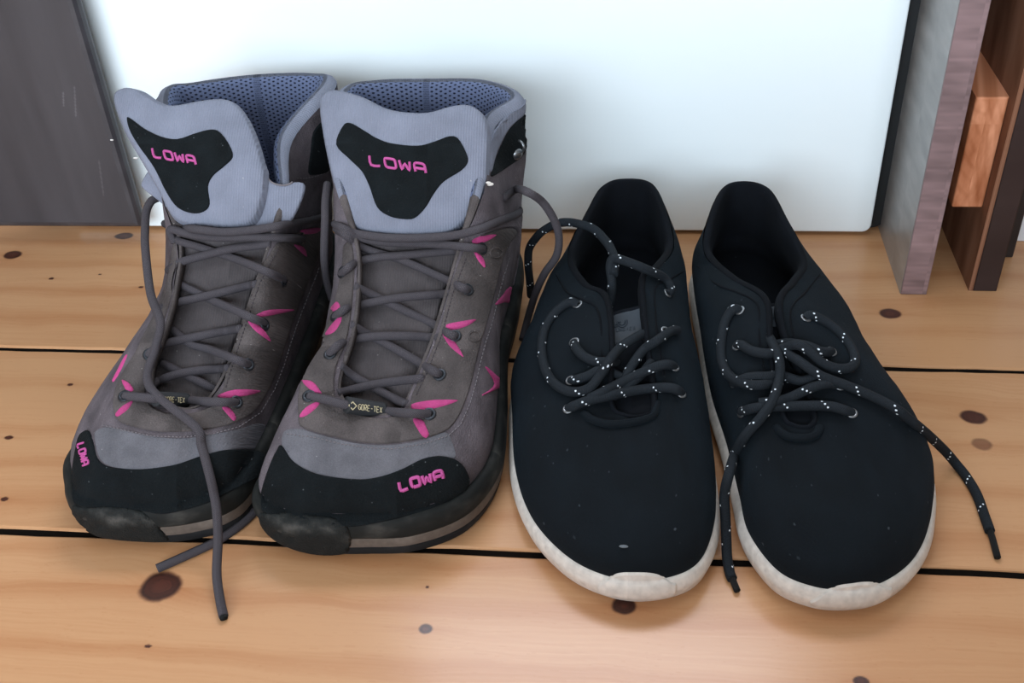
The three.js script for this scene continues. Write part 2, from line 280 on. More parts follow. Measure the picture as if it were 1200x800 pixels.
{ // dark brown panel
  const t = thing('brown_panel', 'dark brown wooden panel with scratches and a rounded edge leaning beside the hiking boots', 'panel');
  const z = 0.022, a = onZ(-60, 268, z), b = onZ(167, 268.5, z), c = onZ(88, 0, z), k = 1.9;
  const top = [b.x + (c.x - b.x) * k, b.y + (c.y - b.y) * k];
  const s = new THREE.Shape([new THREE.Vector2(a.x - 0.1, a.y), new THREE.Vector2(b.x, b.y), new THREE.Vector2(top[0], top[1]), new THREE.Vector2(a.x - 0.14, top[1])]);
  const chips = []; for (let k2 = 0; k2 < 20; k2++) { const x = rnd() * 512, y = rnd() * 512; chips.push([x, y, x - 4 - rnd() * 12, y - 14 - rnd() * 30, rnd()]); }
  const map = grainTex([58, 56, 60], 10, 0.05, 0.006, 61, 512, 512, (c0, i, j) => { let e = 0; for (const [x0, y0, x1, y1, q] of chips) { const dy = (j - y1) / (y0 - y1); if (dy > 0 && dy < 1 && Math.abs(i - (x1 + (x0 - x1) * dy)) < 0.8) e = Math.max(e, 8 + 22 * q * q); } return c0.map((v) => v + e); });
  map.repeat.set(3, 3);
  mesh('board', slab(s, 0.010, z, 0.0055), new THREE.MeshStandardMaterial({ map, roughness: 0.42 }), t);
  const chip = new THREE.MeshStandardMaterial({ color: 0xd8d4cf, roughness: 0.8 });
  for (const [px, py, r] of [[131, 164, 0.0009], [157, 187.5, 0.0013]]) { const q = onZ(px, py, z); const g = new THREE.IcosahedronGeometry(r, 1); g.scale(1.5, 0.6, 0.5); g.translate(q.x, q.y, q.z - (px > 140 ? 0.003 : 0)); mesh('paint_chip', g, chip, t, 'small white paint chip'); }
}
const greyFace = grainTex([134, 130, 127], 26, 0.012, 0.05, 71);
const purpleEdge = texture(256, 1024, (i, j) => { const band = fbm(3.1 + i * 0.002, j * 0.02 + i * 0.0012, 81, 3), line = noise(i * 0.003, j * 0.16, 82), f = 0.76 + 0.34 * (band - 0.4) + 0.14 * (line - 0.5); return [168 * f, 140 * f, 141 * f].map((x) => clamp(x, 0, 255)); });
{ // grey laminated board on edge
  const t = thing('grey_board', 'tall grey laminated board with a mauve front edge standing on end beside the white panel', 'board');
  const z = 0.071, x0 = onZ(1055, 345, z).x, x1 = onZ(1086, 345, z).x;
  const core = box(x0, x1 , 0, 0.62, -0.12, z - 0.0009);
  const uvs = core.getAttribute('uv'); for (let i = 0; i < uvs.count; i++) uvs.setXY(i, uvs.getX(i) * 1.2, uvs.getY(i) * 3);
  mesh('board', core, new THREE.MeshPhysicalMaterial({ map: greyFace, roughness: 0.38, clearcoat: 0.3, clearcoatRoughness: 0.3 }), t);
  mesh('edge_band', slab(roundedRect(x0 + 0.0002, 0.0002, x1 - 0.0002, 0.62, 0.0006), z - 0.0010, z, 0.0004), new THREE.MeshStandardMaterial({ map: (() => { const q = purpleEdge; q.repeat.set(60, 1 / 0.28); return q; })(), roughness: 0.5 }), t, 'mauve edge band with horizontal grain');
}
const rawWood = (base, s) => grainTex(base, 46, 0.05, 0.012, s, 256, 512, (c, i, j) => { const r = Math.sin(Math.hypot(i - 300, (j - 700) * 0.35) * 0.42 + 3 * fbm(i * 0.02, j * 0.02, s)); return c.map((v) => v - 9 * Math.max(0, r)); });
{ // dark board with a batten
  const t = thing('dark_board', 'dark brown board with a raw pine side standing at the far end of the row', 'board');
  const z = 0.066, x0 = onZ(1135, 341, z).x, x1 = onZ(1168, 341, z).x;
  const m = new THREE.MeshStandardMaterial({ map: rawWood([130, 88, 64], 91), roughness: 0.7 });
  mesh('side', box(x0, x0 + 0.003, 0, 0.62, -0.12, z - 0.0005), m, t, 'raw reddish pine side');
  mesh('board', slab(roundedRect(x0 + 0.0026, 0, x1, 0.62, 0.0005), -0.12, z, 0.0008), new THREE.MeshStandardMaterial({ map: grainTex([42, 28, 27], 14, 0.004, 0.06, 93), roughness: 0.5 }), t);
  const b = thing('pine_batten', 'short orange pine batten with end grain fixed between the grey board and the dark board', 'batten');
  const g = slab(roundedRect(0.1945, 0.0552, x0 - 0.0002, 0.128, 0.0012), -0.118, 0.0555, 0.0011);
  g.setAttribute('uv', new THREE.Float32BufferAttribute([...Array(g.getAttribute('position').count).keys()].flatMap((i) => { const p = g.getAttribute('position'); return [p.getX(i) * 14 + p.getZ(i) * 3, p.getY(i) * 9]; }), 2));
  mesh('batten', g, new THREE.MeshStandardMaterial({ map: rawWood([190, 122, 84], 97), roughness: 0.65 }), b); b.children[0].userData = {};
  const d = thing('black_board', 'black board standing behind the dark brown board at the edge of the picture', 'board');
  const e = P(1187, 302, 0);
  mesh('board', slab(roundedRect(x1 + 0.0008, 0, e.x, 0.62, 0.001), -0.12, e.z, 0.001), new THREE.MeshStandardMaterial({ map: grainTex([34, 28, 28], 12, 0.01, 0.06, 95), roughness: 0.5 }), d);
  const w = thing('pale_skirting', 'pale grey skirting strip along the wall beyond the dark boards', 'skirting');
  const f = P(1194, 283, 0);
  mesh('strip', slab(roundedRect(e.x + 0.002, 0.0, 0.6, 0.1, 0.001), f.z - 0.012, f.z, 0.001), new THREE.MeshStandardMaterial({ color: 0xd8d9db, roughness: 0.5 }), w);
}

// ------------------------------------------------------------------ shoes
const all = (x, n = 20) => Array(n).fill(x);
function soleGeometry(bulge, { top, tuck = 4, lip = 2.5, deep = 10, y0 = 0 }) {
  const t = Array.isArray(top) ? top : all(top);
  const rings = [inset(bulge, 16, y0 + 0.5), inset(bulge, tuck + 1.5, y0), inset(bulge, tuck, y0), inset(bulge, tuck * 0.35, y0 + 3), bulge, inset(bulge, 0.3, t.map((h) => h * 0.68)), inset(bulge, 1.2, t.map((h) => h - 1.5)), inset(bulge, lip, t), inset(bulge, lip + 1.5, t.map((h) => h + 0.1)), inset(bulge, deep, t.map((h) => h - 2))];
  return ringsLoft(rings, 8);
}
// lining: from the rim over a padded lip down to the insole
function liningGeometry(rim, feather, { lip, width, depth, low, from = 0, to = 99, only }) {
  const c = rim.reduce((s, p) => s.add(p), V(0, 0, 0)).multiplyScalar(1 / rim.length);
  const N = (i) => inward(rim, i);
  const off = (k, d) => rim.map((p, i) => { const q = p.clone().addScaledVector(N(i), width[i] * k * mm); q.y += d[i] * mm; return q; });
  const inner = inset(feather, 6, null);
  const rings = [off(0, all(0)), off(0.12, lip.map((x) => x * 0.6)), off(0.42, lip), off(0.62, lip.map((x) => x * 0.85)), off(0.84, lip.map((x) => x * 0.35)), off(1, depth.map((d) => -d * 0.25)), off(1.05, depth.map((d) => -d))];
  const last = rings.at(-1);
  rings.push(last.map((p, i) => p.clone().lerp(inner[i], 0.5)));
  rings.push(inner.map((p) => V(p.x, low * mm, p.z)), inner.map((p) => V(p.x + (c.x - p.x) * 0.5, low * mm - 0.001, p.z + (c.z + 0.05 - p.z) * 0.5)));
  return to < 99 ? ringsLoft(rings.slice(from, to + 1), 8, false, only) : ringsLoft(rings.slice(from), 8, !only, only);
}
// a point traced at height h, set at height y
const Q = (px, py, h, y) => { const p = P(px, py, h); p.y = y * mm; return p; };
const knit = texture(256, 256, (i, j) => 128 + 60 * Math.sin(i * 0.785) * Math.sin(j * 0.785 + (i >> 3 & 1) * 3.14) + 50 * (noise(i * 0.5, j * 0.5, 3) - 0.5), false); knit.repeat.set(70, 70);
const lint = (base, amp, n, s, tint = [210, 205, 200], size = 1) => { // cloth or suede: mottled nap with a few pale specks of lint
  const specks = []; for (let k = 0; k < n; k++) specks.push([hash2(k, 1, s) * 512, hash2(k, 2, s) * 512, (0.6 + hash2(k, 3, s) * 1.1) * size, hash2(k, 4, s)]);
  const cell = new Map(); specks.forEach((q) => { const k = (q[0] >> 4) + '_' + (q[1] >> 4); cell.set(k, [...(cell.get(k) ?? []), q]); });
  return texture(512, 512, (i, j) => {
    const m = fbm(i * 0.02, j * 0.02, s, 4) - 0.47, f = noise(i * 0.9, j * 0.9, s + 5) - 0.5; let c = base.map((b) => b * (1 + amp * m * 1.6 + amp * 0.7 * f));
    for (const q of cell.get((i >> 4) + '_' + (j >> 4)) ?? []) if (Math.hypot(i - q[0], j - q[1]) < q[2]) c = c.map((v, k) => v + (tint[k] - v) * 0.6 * q[3]);
    return c.map((v) => clamp(v, 0, 255));
  });
};
const rep = (t, x, y = x) => { t.repeat.set(x, y); return t; };
const napBump = rep(texture(256, 256, (i, j) => 255 * (0.6 * noise(i * 0.7, j * 0.7, 14) + 0.4 * fbm(i * 0.08, j * 0.08, 15)), false), 14);
const twill = rep(texture(256, 256, (i, j) => 128 + 90 * Math.sin(i * 0.59 + Math.sin(j * 0.4) * 0.3) * (0.7 + 0.3 * Math.sin(j * 1.2)), false), 30);
const holeMap = (s) => (i, j) => { const x = (i % 32) - 16, y = ((j + ((i >> 5) & 1) * 16) % 32) - 16; return Math.hypot(x * 0.8, y * 1.25); };
const hole = holeMap(1);
const meshColor = rep(texture(256, 256, (i, j) => { const d = hole(i, j), k = step(7.5, 5, d), n = 1 + 0.1 * (noise(i * 0.7, j * 0.7, 8) - 0.5); return [100 * n, 110 * n, 138 * n].map((v, q) => v + ([34, 38, 52][q] - v) * k); }), 46);
const meshBump = rep(texture(256, 256, (i, j) => 220 - 190 * step(9, 5, hole(i, j)), false), 46);
const dustyRubber = (base, s, amt) => texture(512, 512, (i, j) => { const d = Math.pow(clamp((fbm(i * 0.014, j * 0.02, s, 5) - 0.46) * 3.2), 1.5) * amt, n = 1 + 0.2 * (fbm(i * 0.1, j * 0.1, s + 4) - 0.47); return base.map((b, k) => clamp(b * n + ([150, 142, 134][k] - b) * d, 0, 255)); });
const M = {
  knit: new THREE.MeshPhysicalMaterial({ specularIntensity: 0.3, map: rep(lint([17, 23, 28], 0.25, 90, 201, [105, 112, 118], 1.3), 6), roughness: 0.9, sheen: 0.5, sheenColor: new THREE.Color(0x2f4858), sheenRoughness: 0.5, bumpMap: knit, bumpScale: 0.00035 }),
  black: new THREE.MeshPhysicalMaterial({ specularIntensity: 0.3, map: rep(lint([13, 16, 21], 0.3, 20, 202, [80, 85, 90]), 6), roughness: 0.95, sheen: 0.3, sheenColor: new THREE.Color(0x232b33), sheenRoughness: 0.5 }),
  white: new THREE.MeshStandardMaterial({ map: rep(dustyRubber([218, 211, 202], 205, 0.04), 7), roughness: 0.55 }),
  metal: new THREE.MeshStandardMaterial({ color: 0x8a8d90, roughness: 0.35, metalness: 0.9 }),
  darkMetal: new THREE.MeshStandardMaterial({ color: 0x3a3d42, roughness: 0.4, metalness: 0.8 }),
  tongueLabel: new THREE.MeshStandardMaterial({ map: rep(lint([44, 52, 60], 0.1, 4, 207), 10), roughness: 0.7 }),
  print: new THREE.MeshStandardMaterial({ color: 0x2a333c, roughness: 0.7 }),
  fleck: new THREE.MeshPhysicalMaterial({ specularIntensity: 0.3, map: rep(texture(256, 64, (i, j) => { // black lace with pairs of white flecks woven in
    const y = j / 64, x = i / 256; let k = 0; for (const [a, b] of [[0.20, 0.05], [0.27, 0.16], [0.34, 0.27], [0.70, 0.55], [0.77, 0.66], [0.84, 0.77]]) if (Math.hypot((x - a) * 20, (((y - b + 1.5) % 1) - 0.5) * 15.7) < 0.52) k = 1;
    const n = 24 + 14 * noise(i * 0.6, j * 0.6, 9) + 8 * Math.sin(i * 0.8 + j * 0.8); return [n + (225 - n) * k, n * 1.15 + (228 - n) * k, n * 1.3 + (230 - n) * k]; }), 50, 64), roughness: 0.85 }),
  suede: new THREE.MeshPhysicalMaterial({ specularIntensity: 0.3, map: rep(lint([92, 85, 89], 0.3, 90, 211), 9), roughness: 0.97, bumpMap: napBump, bumpScale: 0.0005 }),
  nubuck: new THREE.MeshPhysicalMaterial({ specularIntensity: 0.3, map: rep(lint([82, 76, 75], 0.3, 110, 212), 9), roughness: 0.97, bumpMap: napBump, bumpScale: 0.0005 }),
  vamp: new THREE.MeshPhysicalMaterial({ specularIntensity: 0.3, map: rep(lint([98, 97, 102], 0.22, 90, 213), 9), roughness: 0.97, bumpMap: napBump, bumpScale: 0.0004 }),
  padded: new THREE.MeshPhysicalMaterial({ specularIntensity: 0.3, map: rep(lint([124, 128, 142], 0.1, 25, 214), 8), roughness: 0.97, bumpMap: twill, bumpScale: 0.0003 }),
  nylon: new THREE.MeshPhysicalMaterial({ specularIntensity: 0.3, map: rep(lint([78, 73, 74], 0.2, 60, 215), 9), roughness: 0.95, bumpMap: twill, bumpScale: 0.00025 }),
  navy: new THREE.MeshPhysicalMaterial({ specularIntensity: 0.3, map: rep(lint([19, 23, 25], 0.35, 150, 216, [150, 155, 160]), 9), roughness: 0.97, bumpMap: napBump, bumpScale: 0.0005 }),
  pink: new THREE.MeshStandardMaterial({ map: rep(lint([172, 60, 116], 0.2, 30, 217, [150, 110, 130]), 12), roughness: 0.9, bumpMap: napBump, bumpScale: 0.0003 }),
  thread: new THREE.MeshStandardMaterial({ color: 0xb84f90, roughness: 0.8 }),
  mesh: new THREE.MeshPhysicalMaterial({ specularIntensity: 0.3, map: meshColor, roughness: 0.97, bumpMap: meshBump, bumpScale: 0.0012 }),
  rubber: new THREE.MeshPhysicalMaterial({ specularIntensity: 0.5, map: rep(dustyRubber([25, 27, 26], 221, 0.35), 9), roughness: 0.75 }),
  bumper: new THREE.MeshPhysicalMaterial({ specularIntensity: 0.5, map: rep(dustyRubber([22, 25, 25], 222, 0.4), 11), roughness: 0.8, bumpMap: napBump, bumpScale: 0.0006 }),
  midsole: new THREE.MeshPhysicalMaterial({ specularIntensity: 0.5, map: rep(dustyRubber([98, 88, 80], 223, 0.3), 9), roughness: 0.85 }),
  outsole: new THREE.MeshPhysicalMaterial({ specularIntensity: 0.5, map: rep(dustyRubber([28, 28, 29], 224, 0.3), 9), roughness: 0.85 }),
  lace: new THREE.MeshPhysicalMaterial({ specularIntensity: 0.3, map: rep(texture(128, 64, (i, j) => { const n = 0.8 + 0.35 * Math.abs(Math.sin(i * 0.39 + j * 0.39)) * Math.abs(Math.sin(i * 0.39 - j * 0.39)) + 0.2 * (noise(i * 0.5, j * 0.5, 6) - 0.5); return [76 * n, 72 * n, 76 * n]; }), 80, 100), roughness: 0.9 }),
  tag: new THREE.MeshStandardMaterial({ color: 0x25272a, roughness: 0.7 }),
  tagThread: new THREE.MeshStandardMaterial({ color: 0xb9ad8c, roughness: 0.7 }),
  stitch: new THREE.MeshStandardMaterial({ color: 0x736d70, roughness: 0.9 }),
  seam: new THREE.MeshStandardMaterial({ color: 0x463f43, roughness: 0.95 }),
};
// gentle creases and dents of worn uppers
function crease(g, amp, freq, s) {
  const p = g.getAttribute('position'), n = g.getAttribute('normal');
  for (let i = 0; i < p.count; i++) { const x = p.getX(i), y = p.getY(i), z = p.getZ(i), k = (fbm((x + y * 0.6) * freq, (z - y * 0.8) * freq * 1.4, s, 3) - 0.44) * amp * step(0.022, 0.04, y); p.setXYZ(i, x + n.getX(i) * k, y + n.getY(i) * k, z + n.getZ(i) * k); }
  g.computeVertexNormals(); return g;
}
const trainerSpec = {
  a: [22, 20, 22, 26, 30, 30, 28, 24, 19, 17, 16, 17, 19, 24, 28, 30, 30, 26, 22, 20],
  b: [4, 5, 7, 12, 18, 26, 28, 30, 30, 34, 36, 34, 30, 30, 28, 26, 18, 12, 7, 5],
  c: [-20, -20, -18, -14, -10, -8, -6, -3, -1, 0, 0, 0, -1, -3, -6, -8, -10, -14, -18, -20],
  };
function trainer(label, bulge, rim, o) {
  const t = thing('trainer', label, 'shoe');
  const sole = soleGeometry(bulge, { top: 16, tuck: 5, lip: 2.6 });
  mesh('sole', sole, M.white, t, 'white rubber sole');
  const A = inset(bulge, 3.2, 14.5), up = crease(ringsLoft(upperRings(A, rim, trainerSpec.a, trainerSpec.b, trainerSpec.c, o), 8), 0.003, 26, 40);
  mesh('upper', up, M.knit, t);
  const lip = all(1.5), width = [5, 5, 5, 5, 5, 4, 3, 3, 3, 3, 3, 3, 3, 3, 3, 4, 5, 5, 5, 5], depth = [16, 16, 14, 12, 10, 6, 4, 4, 3, 3, 3, 3, 3, 4, 4, 6, 10, 12, 14, 16];
  mesh('lining', liningGeometry(rim, A, { lip, width, depth, low: 20 }), M.black, t, 'dark lining');
  return { t, up, sole, rim, A, s: new Surface(up, sole) };
}
const R1 = [P(737, 210, 75), P(708, 217, 73), P(686, 250, 66), P(665, 300, 60), P(680, 333, 66), P(706, 348, 74), P(714, 400, 68), P(712, 450, 58), P(716, 480, 52), P(732, 489, 51), P(745, 491, 51), P(758, 489, 51), P(770, 478, 52), P(768, 440, 58), P(760, 385, 68), P(757, 326, 76), P(775, 312, 68), P(789, 288, 60), P(782, 250, 66), P(766, 217, 73)];
const B1 = [W(-4, 9, 44), W(-26, 9, 50), W(-38, 9, 72), W(-50, 9, 108), W(-57, 9, 150), Q(601, 470, 4, 9), Q(597, 520, 4, 9), Q(600, 578, 4, 9), Q(620, 632, 4, 9), Q(662, 677, 4, 9), Q(712, 701, 4, 9), Q(762, 706, 4, 9), Q(812, 692, 4, 9), Q(836, 660, 4, 9), Q(843, 610, 4, 9), W(42, 9, 225), W(35, 9, 170), W(32, 9, 120), W(29, 9, 80), W(18, 9, 52)];
const R2 = [P(872, 213, 75), P(845, 222, 73), P(828, 262, 66), P(826, 297, 60), P(853, 325, 66), P(893, 350, 75), P(899, 400, 68), P(905, 450, 58), P(916, 490, 52), P(928, 500, 51), P(941, 503, 51), P(953, 500, 51), P(958, 485, 52), P(943, 440, 58), P(924, 395, 68), P(918, 352, 76), P(935, 330, 68), P(946, 305, 60), P(922, 255, 66), P(902, 222, 73)];
const B2 = [W(68, 9, 44), W(48, 9, 50), W(36, 9, 72), W(36, 9, 108), W(39, 9, 150), W(41, 9, 195), W(47, 9, 235), Q(857, 600, 4, 9), Q(868, 645, 4, 9), Q(902, 691, 4, 9), Q(945, 712, 4, 9), Q(989, 717, 4, 9), Q(1035, 708, 4, 9), Q(1075, 676, 4, 9), Q(1093, 625, 4, 9), Q(1086, 560, 4, 9), W(134, 9, 185), W(122, 9, 130), W(104, 9, 80), W(87, 9, 52)];
const t1 = trainer('black trainer with white sole standing next to the grey hiking boots', B1, R1, [2, 3, 7, 11, 12, 11, 6, 4, 4, 5, 5, 5, 4, 4, 5, 8, 8, 7, 5, 3]);
const t2 = trainer('black trainer with white sole farthest from the boots, long lace end lying on the floor', B2, R2, [2, 3, 5, 7, 9, 8, 6, 4, 4, 5, 5, 5, 4, 4, 5, 9, 12, 13, 8, 4]);

const bootSpec = {
  a: [50, 48, 46, 40, 36, 30, 26, 22, 18, 18, 18, 18, 18, 22, 26, 30, 36, 40, 46, 48],
  b: [2, 3, 4, 6, 10, 18, 22, 24, 22, 20, 18, 18, 20, 22, 24, 18, 10, 6, 4, 3],
  c: [-50, -50, -48, -40, -30, -14, -10, -6, 2, 4, 4, 4, 2, -4, -8, -14, -30, -40, -48, -50],
};
function band(bulge, list) { return ringsLoft(list.map(([d, y]) => inset(bulge, d, y)), 8); }
function boot(label, bulge, rim, o, b = bootSpec.b) {
  const t = thing('hiking_boot', label, 'boot');
  const outsole = band(bulge, [[22, 0.5], [4.5, 0], [3, 0.2], [1.8, 2], [1.2, 6.2], [2.4, 7], [6, 7]]), midsole = band(bulge, [[6, 6.5], [1.6, 6.6], [0.4, 8], [0.2, 13], [0.8, 14.6], [4, 15]]), rimBand = band(bulge, [[4, 14.2], [0, 14.4], [-0.8, 16], [-0.6, 21], [0.4, 24.5], [2.2, 26], [4, 26.2], [12, 24]]);
  mesh('outsole', outsole, M.outsole, t, 'black lugged outsole'); mesh('midsole', midsole, M.midsole, t, 'taupe midsole band'); mesh('sole_rim', rimBand, M.rubber, t, 'charcoal rubber rim');
  const A = inset(bulge, 5, 24), up = crease(ringsLoft(upperRings(A, rim, bootSpec.a, b, bootSpec.c, o), 8), 0.0045, 30, 70);
  mesh('upper', up, M.suede, t);
  const lip = [4, 4, 4, 4, 3, 1, 0, 0, 0, 0, 0, 0, 0, 0, 0, 1, 3, 4, 4, 4], width = [15, 14, 13, 12, 7, 2.5, 2, 2, 2, 2, 2, 2, 2, 2, 2, 2.5, 7, 12, 13, 14], depth = [36, 36, 34, 30, 20, 8, 5, 4, 3, 3, 3, 3, 3, 4, 5, 8, 20, 30, 34, 36];
  mesh('collar_edge', liningGeometry(rim, A, { lip, width, depth, low: 26, from: 0, to: 3, only: (u) => u < 4.2 || u > 15.8 }), M.padded, t, 'smooth grey padded collar edge');
  mesh('lining', liningGeometry(rim, A, { lip, width, depth, low: 26, from: 2, only: (u) => u < 4.2 || u > 15.8 }), M.mesh, t, 'blue grey perforated lining');
  mesh('throat_edge', liningGeometry(rim, A, { lip, width, depth, low: 26, from: 0, only: (u) => u >= 4.2 && u <= 15.8 }), M.nubuck, t);
  return { t, up, rim, A, s: new Surface(up, outsole, midsole, rimBand), u: new Surface(up) };
}
const RB2 = [P(500, 95, 136), P(440, 97, 138), P(398, 108, 140), P(380, 150, 138), P(392, 215, 125), P(416, 288, 100), P(418, 335, 88), P(411, 392, 75), P(396, 440, 63), P(400, 468, 57), P(430, 484, 54), P(455, 486, 54), P(474, 477, 56), P(494, 432, 65), P(512, 385, 77), P(539, 295, 100), P(565, 225, 122), P(580, 150, 138), P(615, 118, 142), P(572, 97, 138)];
const BB2 = [W(-120, 14, 30), W(-146, 14, 36), W(-160, 14, 62), W(-161, 14, 105), W(-166, 14, 150), W(-174, 14, 195), W(-178, 14, 235), Q(307, 590, 8, 14), Q(309, 620, 8, 14), Q(345, 642, 6, 14), Q(385, 648, 4, 14), Q(430, 648, 4, 14), Q(488, 641, 6, 14), Q(551, 612, 8, 14), Q(587, 562, 8, 14), Q(594, 500, 8, 14), W(-73, 14, 165), W(-71, 14, 115), W(-74, 14, 66), W(-92, 14, 36)];
const RB1 = [P(300, 90, 136), P(225, 100, 138), P(186, 112, 140), P(184, 165, 135), P(190, 228, 117), P(209, 285, 98), P(206, 325, 88), P(195, 375, 77), P(176, 430, 64), P(180, 465, 57), P(205, 478, 55), P(228, 478, 55), P(250, 462, 57), P(272, 420, 66), P(290, 365, 78), P(318, 285, 100), P(338, 230, 115), P(343, 165, 130), P(394, 102, 142), P(372, 89, 138)];
const BB1 = [W(-236, 14, 28), W(-262, 14, 34), W(-276, 14, 60), W(-275, 14, 105), W(-280, 14, 150), W(-284, 14, 200), Q(92, 548, 10, 14), Q(86, 592, 8, 14), Q(95, 616, 6, 14), Q(120, 630, 4, 14), Q(160, 634, 4, 14), Q(200, 634, 4, 14), Q(235, 629, 4, 14), Q(270, 615, 6, 14), Q(297, 588, 8, 14), W(-190, 14, 240), W(-190, 14, 180), W(-192, 14, 120), W(-196, 14, 65), W(-212, 14, 34)];
const b1 = boot('grey hiking boot nearest the brown panel with one long lace hanging to the floor', BB1, RB1, [4, 4, 3, 0, 0, 0, 0, 1, 2, 4, 4, 4, 3, 3, 3, 3, 3, 3, 3, 4], [2, 3, 4, 4, 4, 6, 8, 12, 18, 20, 18, 18, 20, 22, 24, 18, 10, 6, 4, 3]);
const b2 = boot('grey hiking boot standing between the other boot and the black trainers', BB2, RB2, [4, 4, 3, 3, 3, 3, 3, 3, 3, 4, 4, 4, 3, 3, 4, 7, 9, 10, 9, 6]);

// ------------------------------------------------------------------ pieces that lie on the shoes
const piece = (name, o, surf, outline, mat, opt, label) => mesh(name, patch(outline, surf, opt), mat, o.t, label);
const strand = (name, o, surf, a, r, mat, opt, label) => mesh(name, cord(along(a, surf), r, opt), mat, o.t, label);
function eyelet(o, surf, px, py, R, mat = M.metal) {
  const { p, n } = surf.at(px, py), g = new THREE.TorusGeometry(R * mm, R * 0.34 * mm, 8, 20), hole = new THREE.CircleGeometry(R * mm, 16);
  const q = new THREE.Quaternion().setFromUnitVectors(V(0, 0, 1), n);
  g.scale(1, 1, 0.6); g.applyQuaternion(q); g.translate(p.x + n.x * 0.0003, p.y + n.y * 0.0003, p.z + n.z * 0.0003);
  const e = mesh('eyelet', g, mat, o.t);
  hole.applyQuaternion(q); hole.translate(p.x + n.x * 0.0002, p.y + n.y * 0.0002, p.z + n.z * 0.0002); mesh('hole', hole, M.holeDark, e);
}
M.holeDark = new THREE.MeshStandardMaterial({ color: 0x08090a, roughness: 1 });
const LETTER = {
  L: [[0, 1, 0, 0, 0.75, 0]], O: [[0.12, 0, 0.72, 0, 0.85, 0.2, 0.85, 0.8, 0.72, 1, 0.12, 1, 0, 0.8, 0, 0.2, 0.12, 0]], W: [[0, 1, 0.12, 0, 0.42, 0.7, 0.72, 0, 0.86, 1]], A: [[0, 0, 0, 0.8, 0.2, 1, 0.65, 1, 0.85, 0.8, 0.85, 0], [0, 0.42, 0.85, 0.42]],
  G: [[0.8, 0.9, 0.4, 1, 0, 0.7, 0, 0.3, 0.4, 0, 0.8, 0.1, 0.8, 0.5, 0.45, 0.5]], R: [[0, 0, 0, 1, 0.7, 1, 0.7, 0.5, 0, 0.5], [0.3, 0.5, 0.75, 0]], E: [[0.75, 1, 0, 1, 0, 0, 0.75, 0], [0, 0.5, 0.65, 0.5]], T: [[0, 1, 0.8, 1], [0.4, 1, 0.4, 0]], X: [[0, 0, 0.8, 1], [0, 1, 0.8, 0]], '-': [[0.15, 0.5, 0.65, 0.5]],
  N: [[0, 0, 0, 1, 0.8, 0, 0.8, 1]], B: [[0, 0, 0, 1, 0.7, 0.85, 0.6, 0.5, 0, 0.5], [0.6, 0.5, 0.75, 0.2, 0.6, 0, 0, 0]], I: [[0.4, 0, 0.4, 1]], S: [[0.8, 0.9, 0.2, 1, 0.1, 0.6, 0.7, 0.4, 0.7, 0.1, 0, 0.05]], U: [[0, 1, 0, 0.2, 0.4, 0, 0.8, 0.2, 0.8, 1]],
};
// letters as raised threads along a baseline: from (x, y) to (x1, y1), letter-height vector (hx, hy), all in pixels
function letters(word, surf, x, y, x1, y1, hx, hy, r, lift) {
  const n = word.length, gs = [];
  [...word].forEach((c, i) => { for (const s of LETTER[c]) { const a = []; for (let k = 0; k < s.length; k += 2) { const u = (i + s[k] * 0.82 / 0.85 * 0.85) / (n - 0.2), v = s[k + 1]; a.push(x + (x1 - x) * u + hx * v, y + (y1 - y) * u + hy * v, lift); } gs.push(cord(along(a, surf), r * mm, { radial: 6, sub: 3 })); } });
  return mergeGeometries(gs);
}
// dashed seam of small stitches
function stitches(o, surf, a, { gap = 5, r = 0.28, mat = M.stitch, lift = 0.1 } = {}) {
  const c = []; for (let i = 0; i < a.length - 2; i += 2) { const l = Math.hypot(a[i + 2] - a[i], a[i + 3] - a[i + 1]), k = Math.max(1, Math.round(l / gap)); for (let j = 0; j < k; j++) { const t0 = j / k, t1 = (j + 0.62) / k; c.push([a[i] + (a[i + 2] - a[i]) * t0, a[i + 1] + (a[i + 3] - a[i + 1]) * t0, a[i] + (a[i + 2] - a[i]) * t1, a[i + 1] + (a[i + 3] - a[i + 1]) * t1]); } }
  mesh('stitching', mergeGeometries(c.map((q) => cord(along([q[0], q[1], -0.1, (q[0] + q[2]) / 2, (q[1] + q[3]) / 2, lift + 0.2, q[2], q[3], -0.1], surf), r * mm, { radial: 5, sub: 2, ends: false }))), mat, o.t);
}
// a sheet that stands for the body under a tongue: only rays meet it
function guide(profile, across, half, drop) {
  const c = openCurve(profile, 8), K = 16, pos = [], uv = [], idx = [];
  c.forEach((p, i) => { const t = c[Math.min(c.length - 1, i + 1)].clone().sub(c[Math.max(0, i - 1)]).normalize(), n = t.clone().cross(across).normalize(); if (n.z < 0) n.negate(); for (let k = 0; k <= K; k++) { const w = (k / K * 2 - 1), q = p.clone().addScaledVector(across, w * half * mm).addScaledVector(n, -w * w * drop * mm); pos.push(q.x, q.y, q.z); uv.push(0, 0); } });
  for (let i = 0; i < c.length - 1; i++) for (let k = 0; k < K; k++) { const a = i * (K + 1) + k; idx.push(a, a + 1, a + K + 1, a + 1, a + K + 2, a + K + 1); }
  const s = new Surface(geom(pos, idx, uv)); s.both = true; return s;
}

// the lowest lace with a woven sleeve on its straight middle
function lacedTag(o, T, r, start, a, b, end, R) {
  const [A] = along(a, T), [B] = along(b, T), mid = [0, 0.33, 0.67, 1].map((t) => A.clone().lerp(B, t));
  mesh('lace', cord([...along(start, T), ...mid, ...along(end, T)], r), M.lace, o.t);
  mesh('lace_tag', cord([0.02, 0.35, 0.65, 0.98].map((t) => A.clone().lerp(B, t)), R, { radial: 18, flat: 0.9 }), M.tag, o.t, 'dark woven tag on the lowest lace');
}
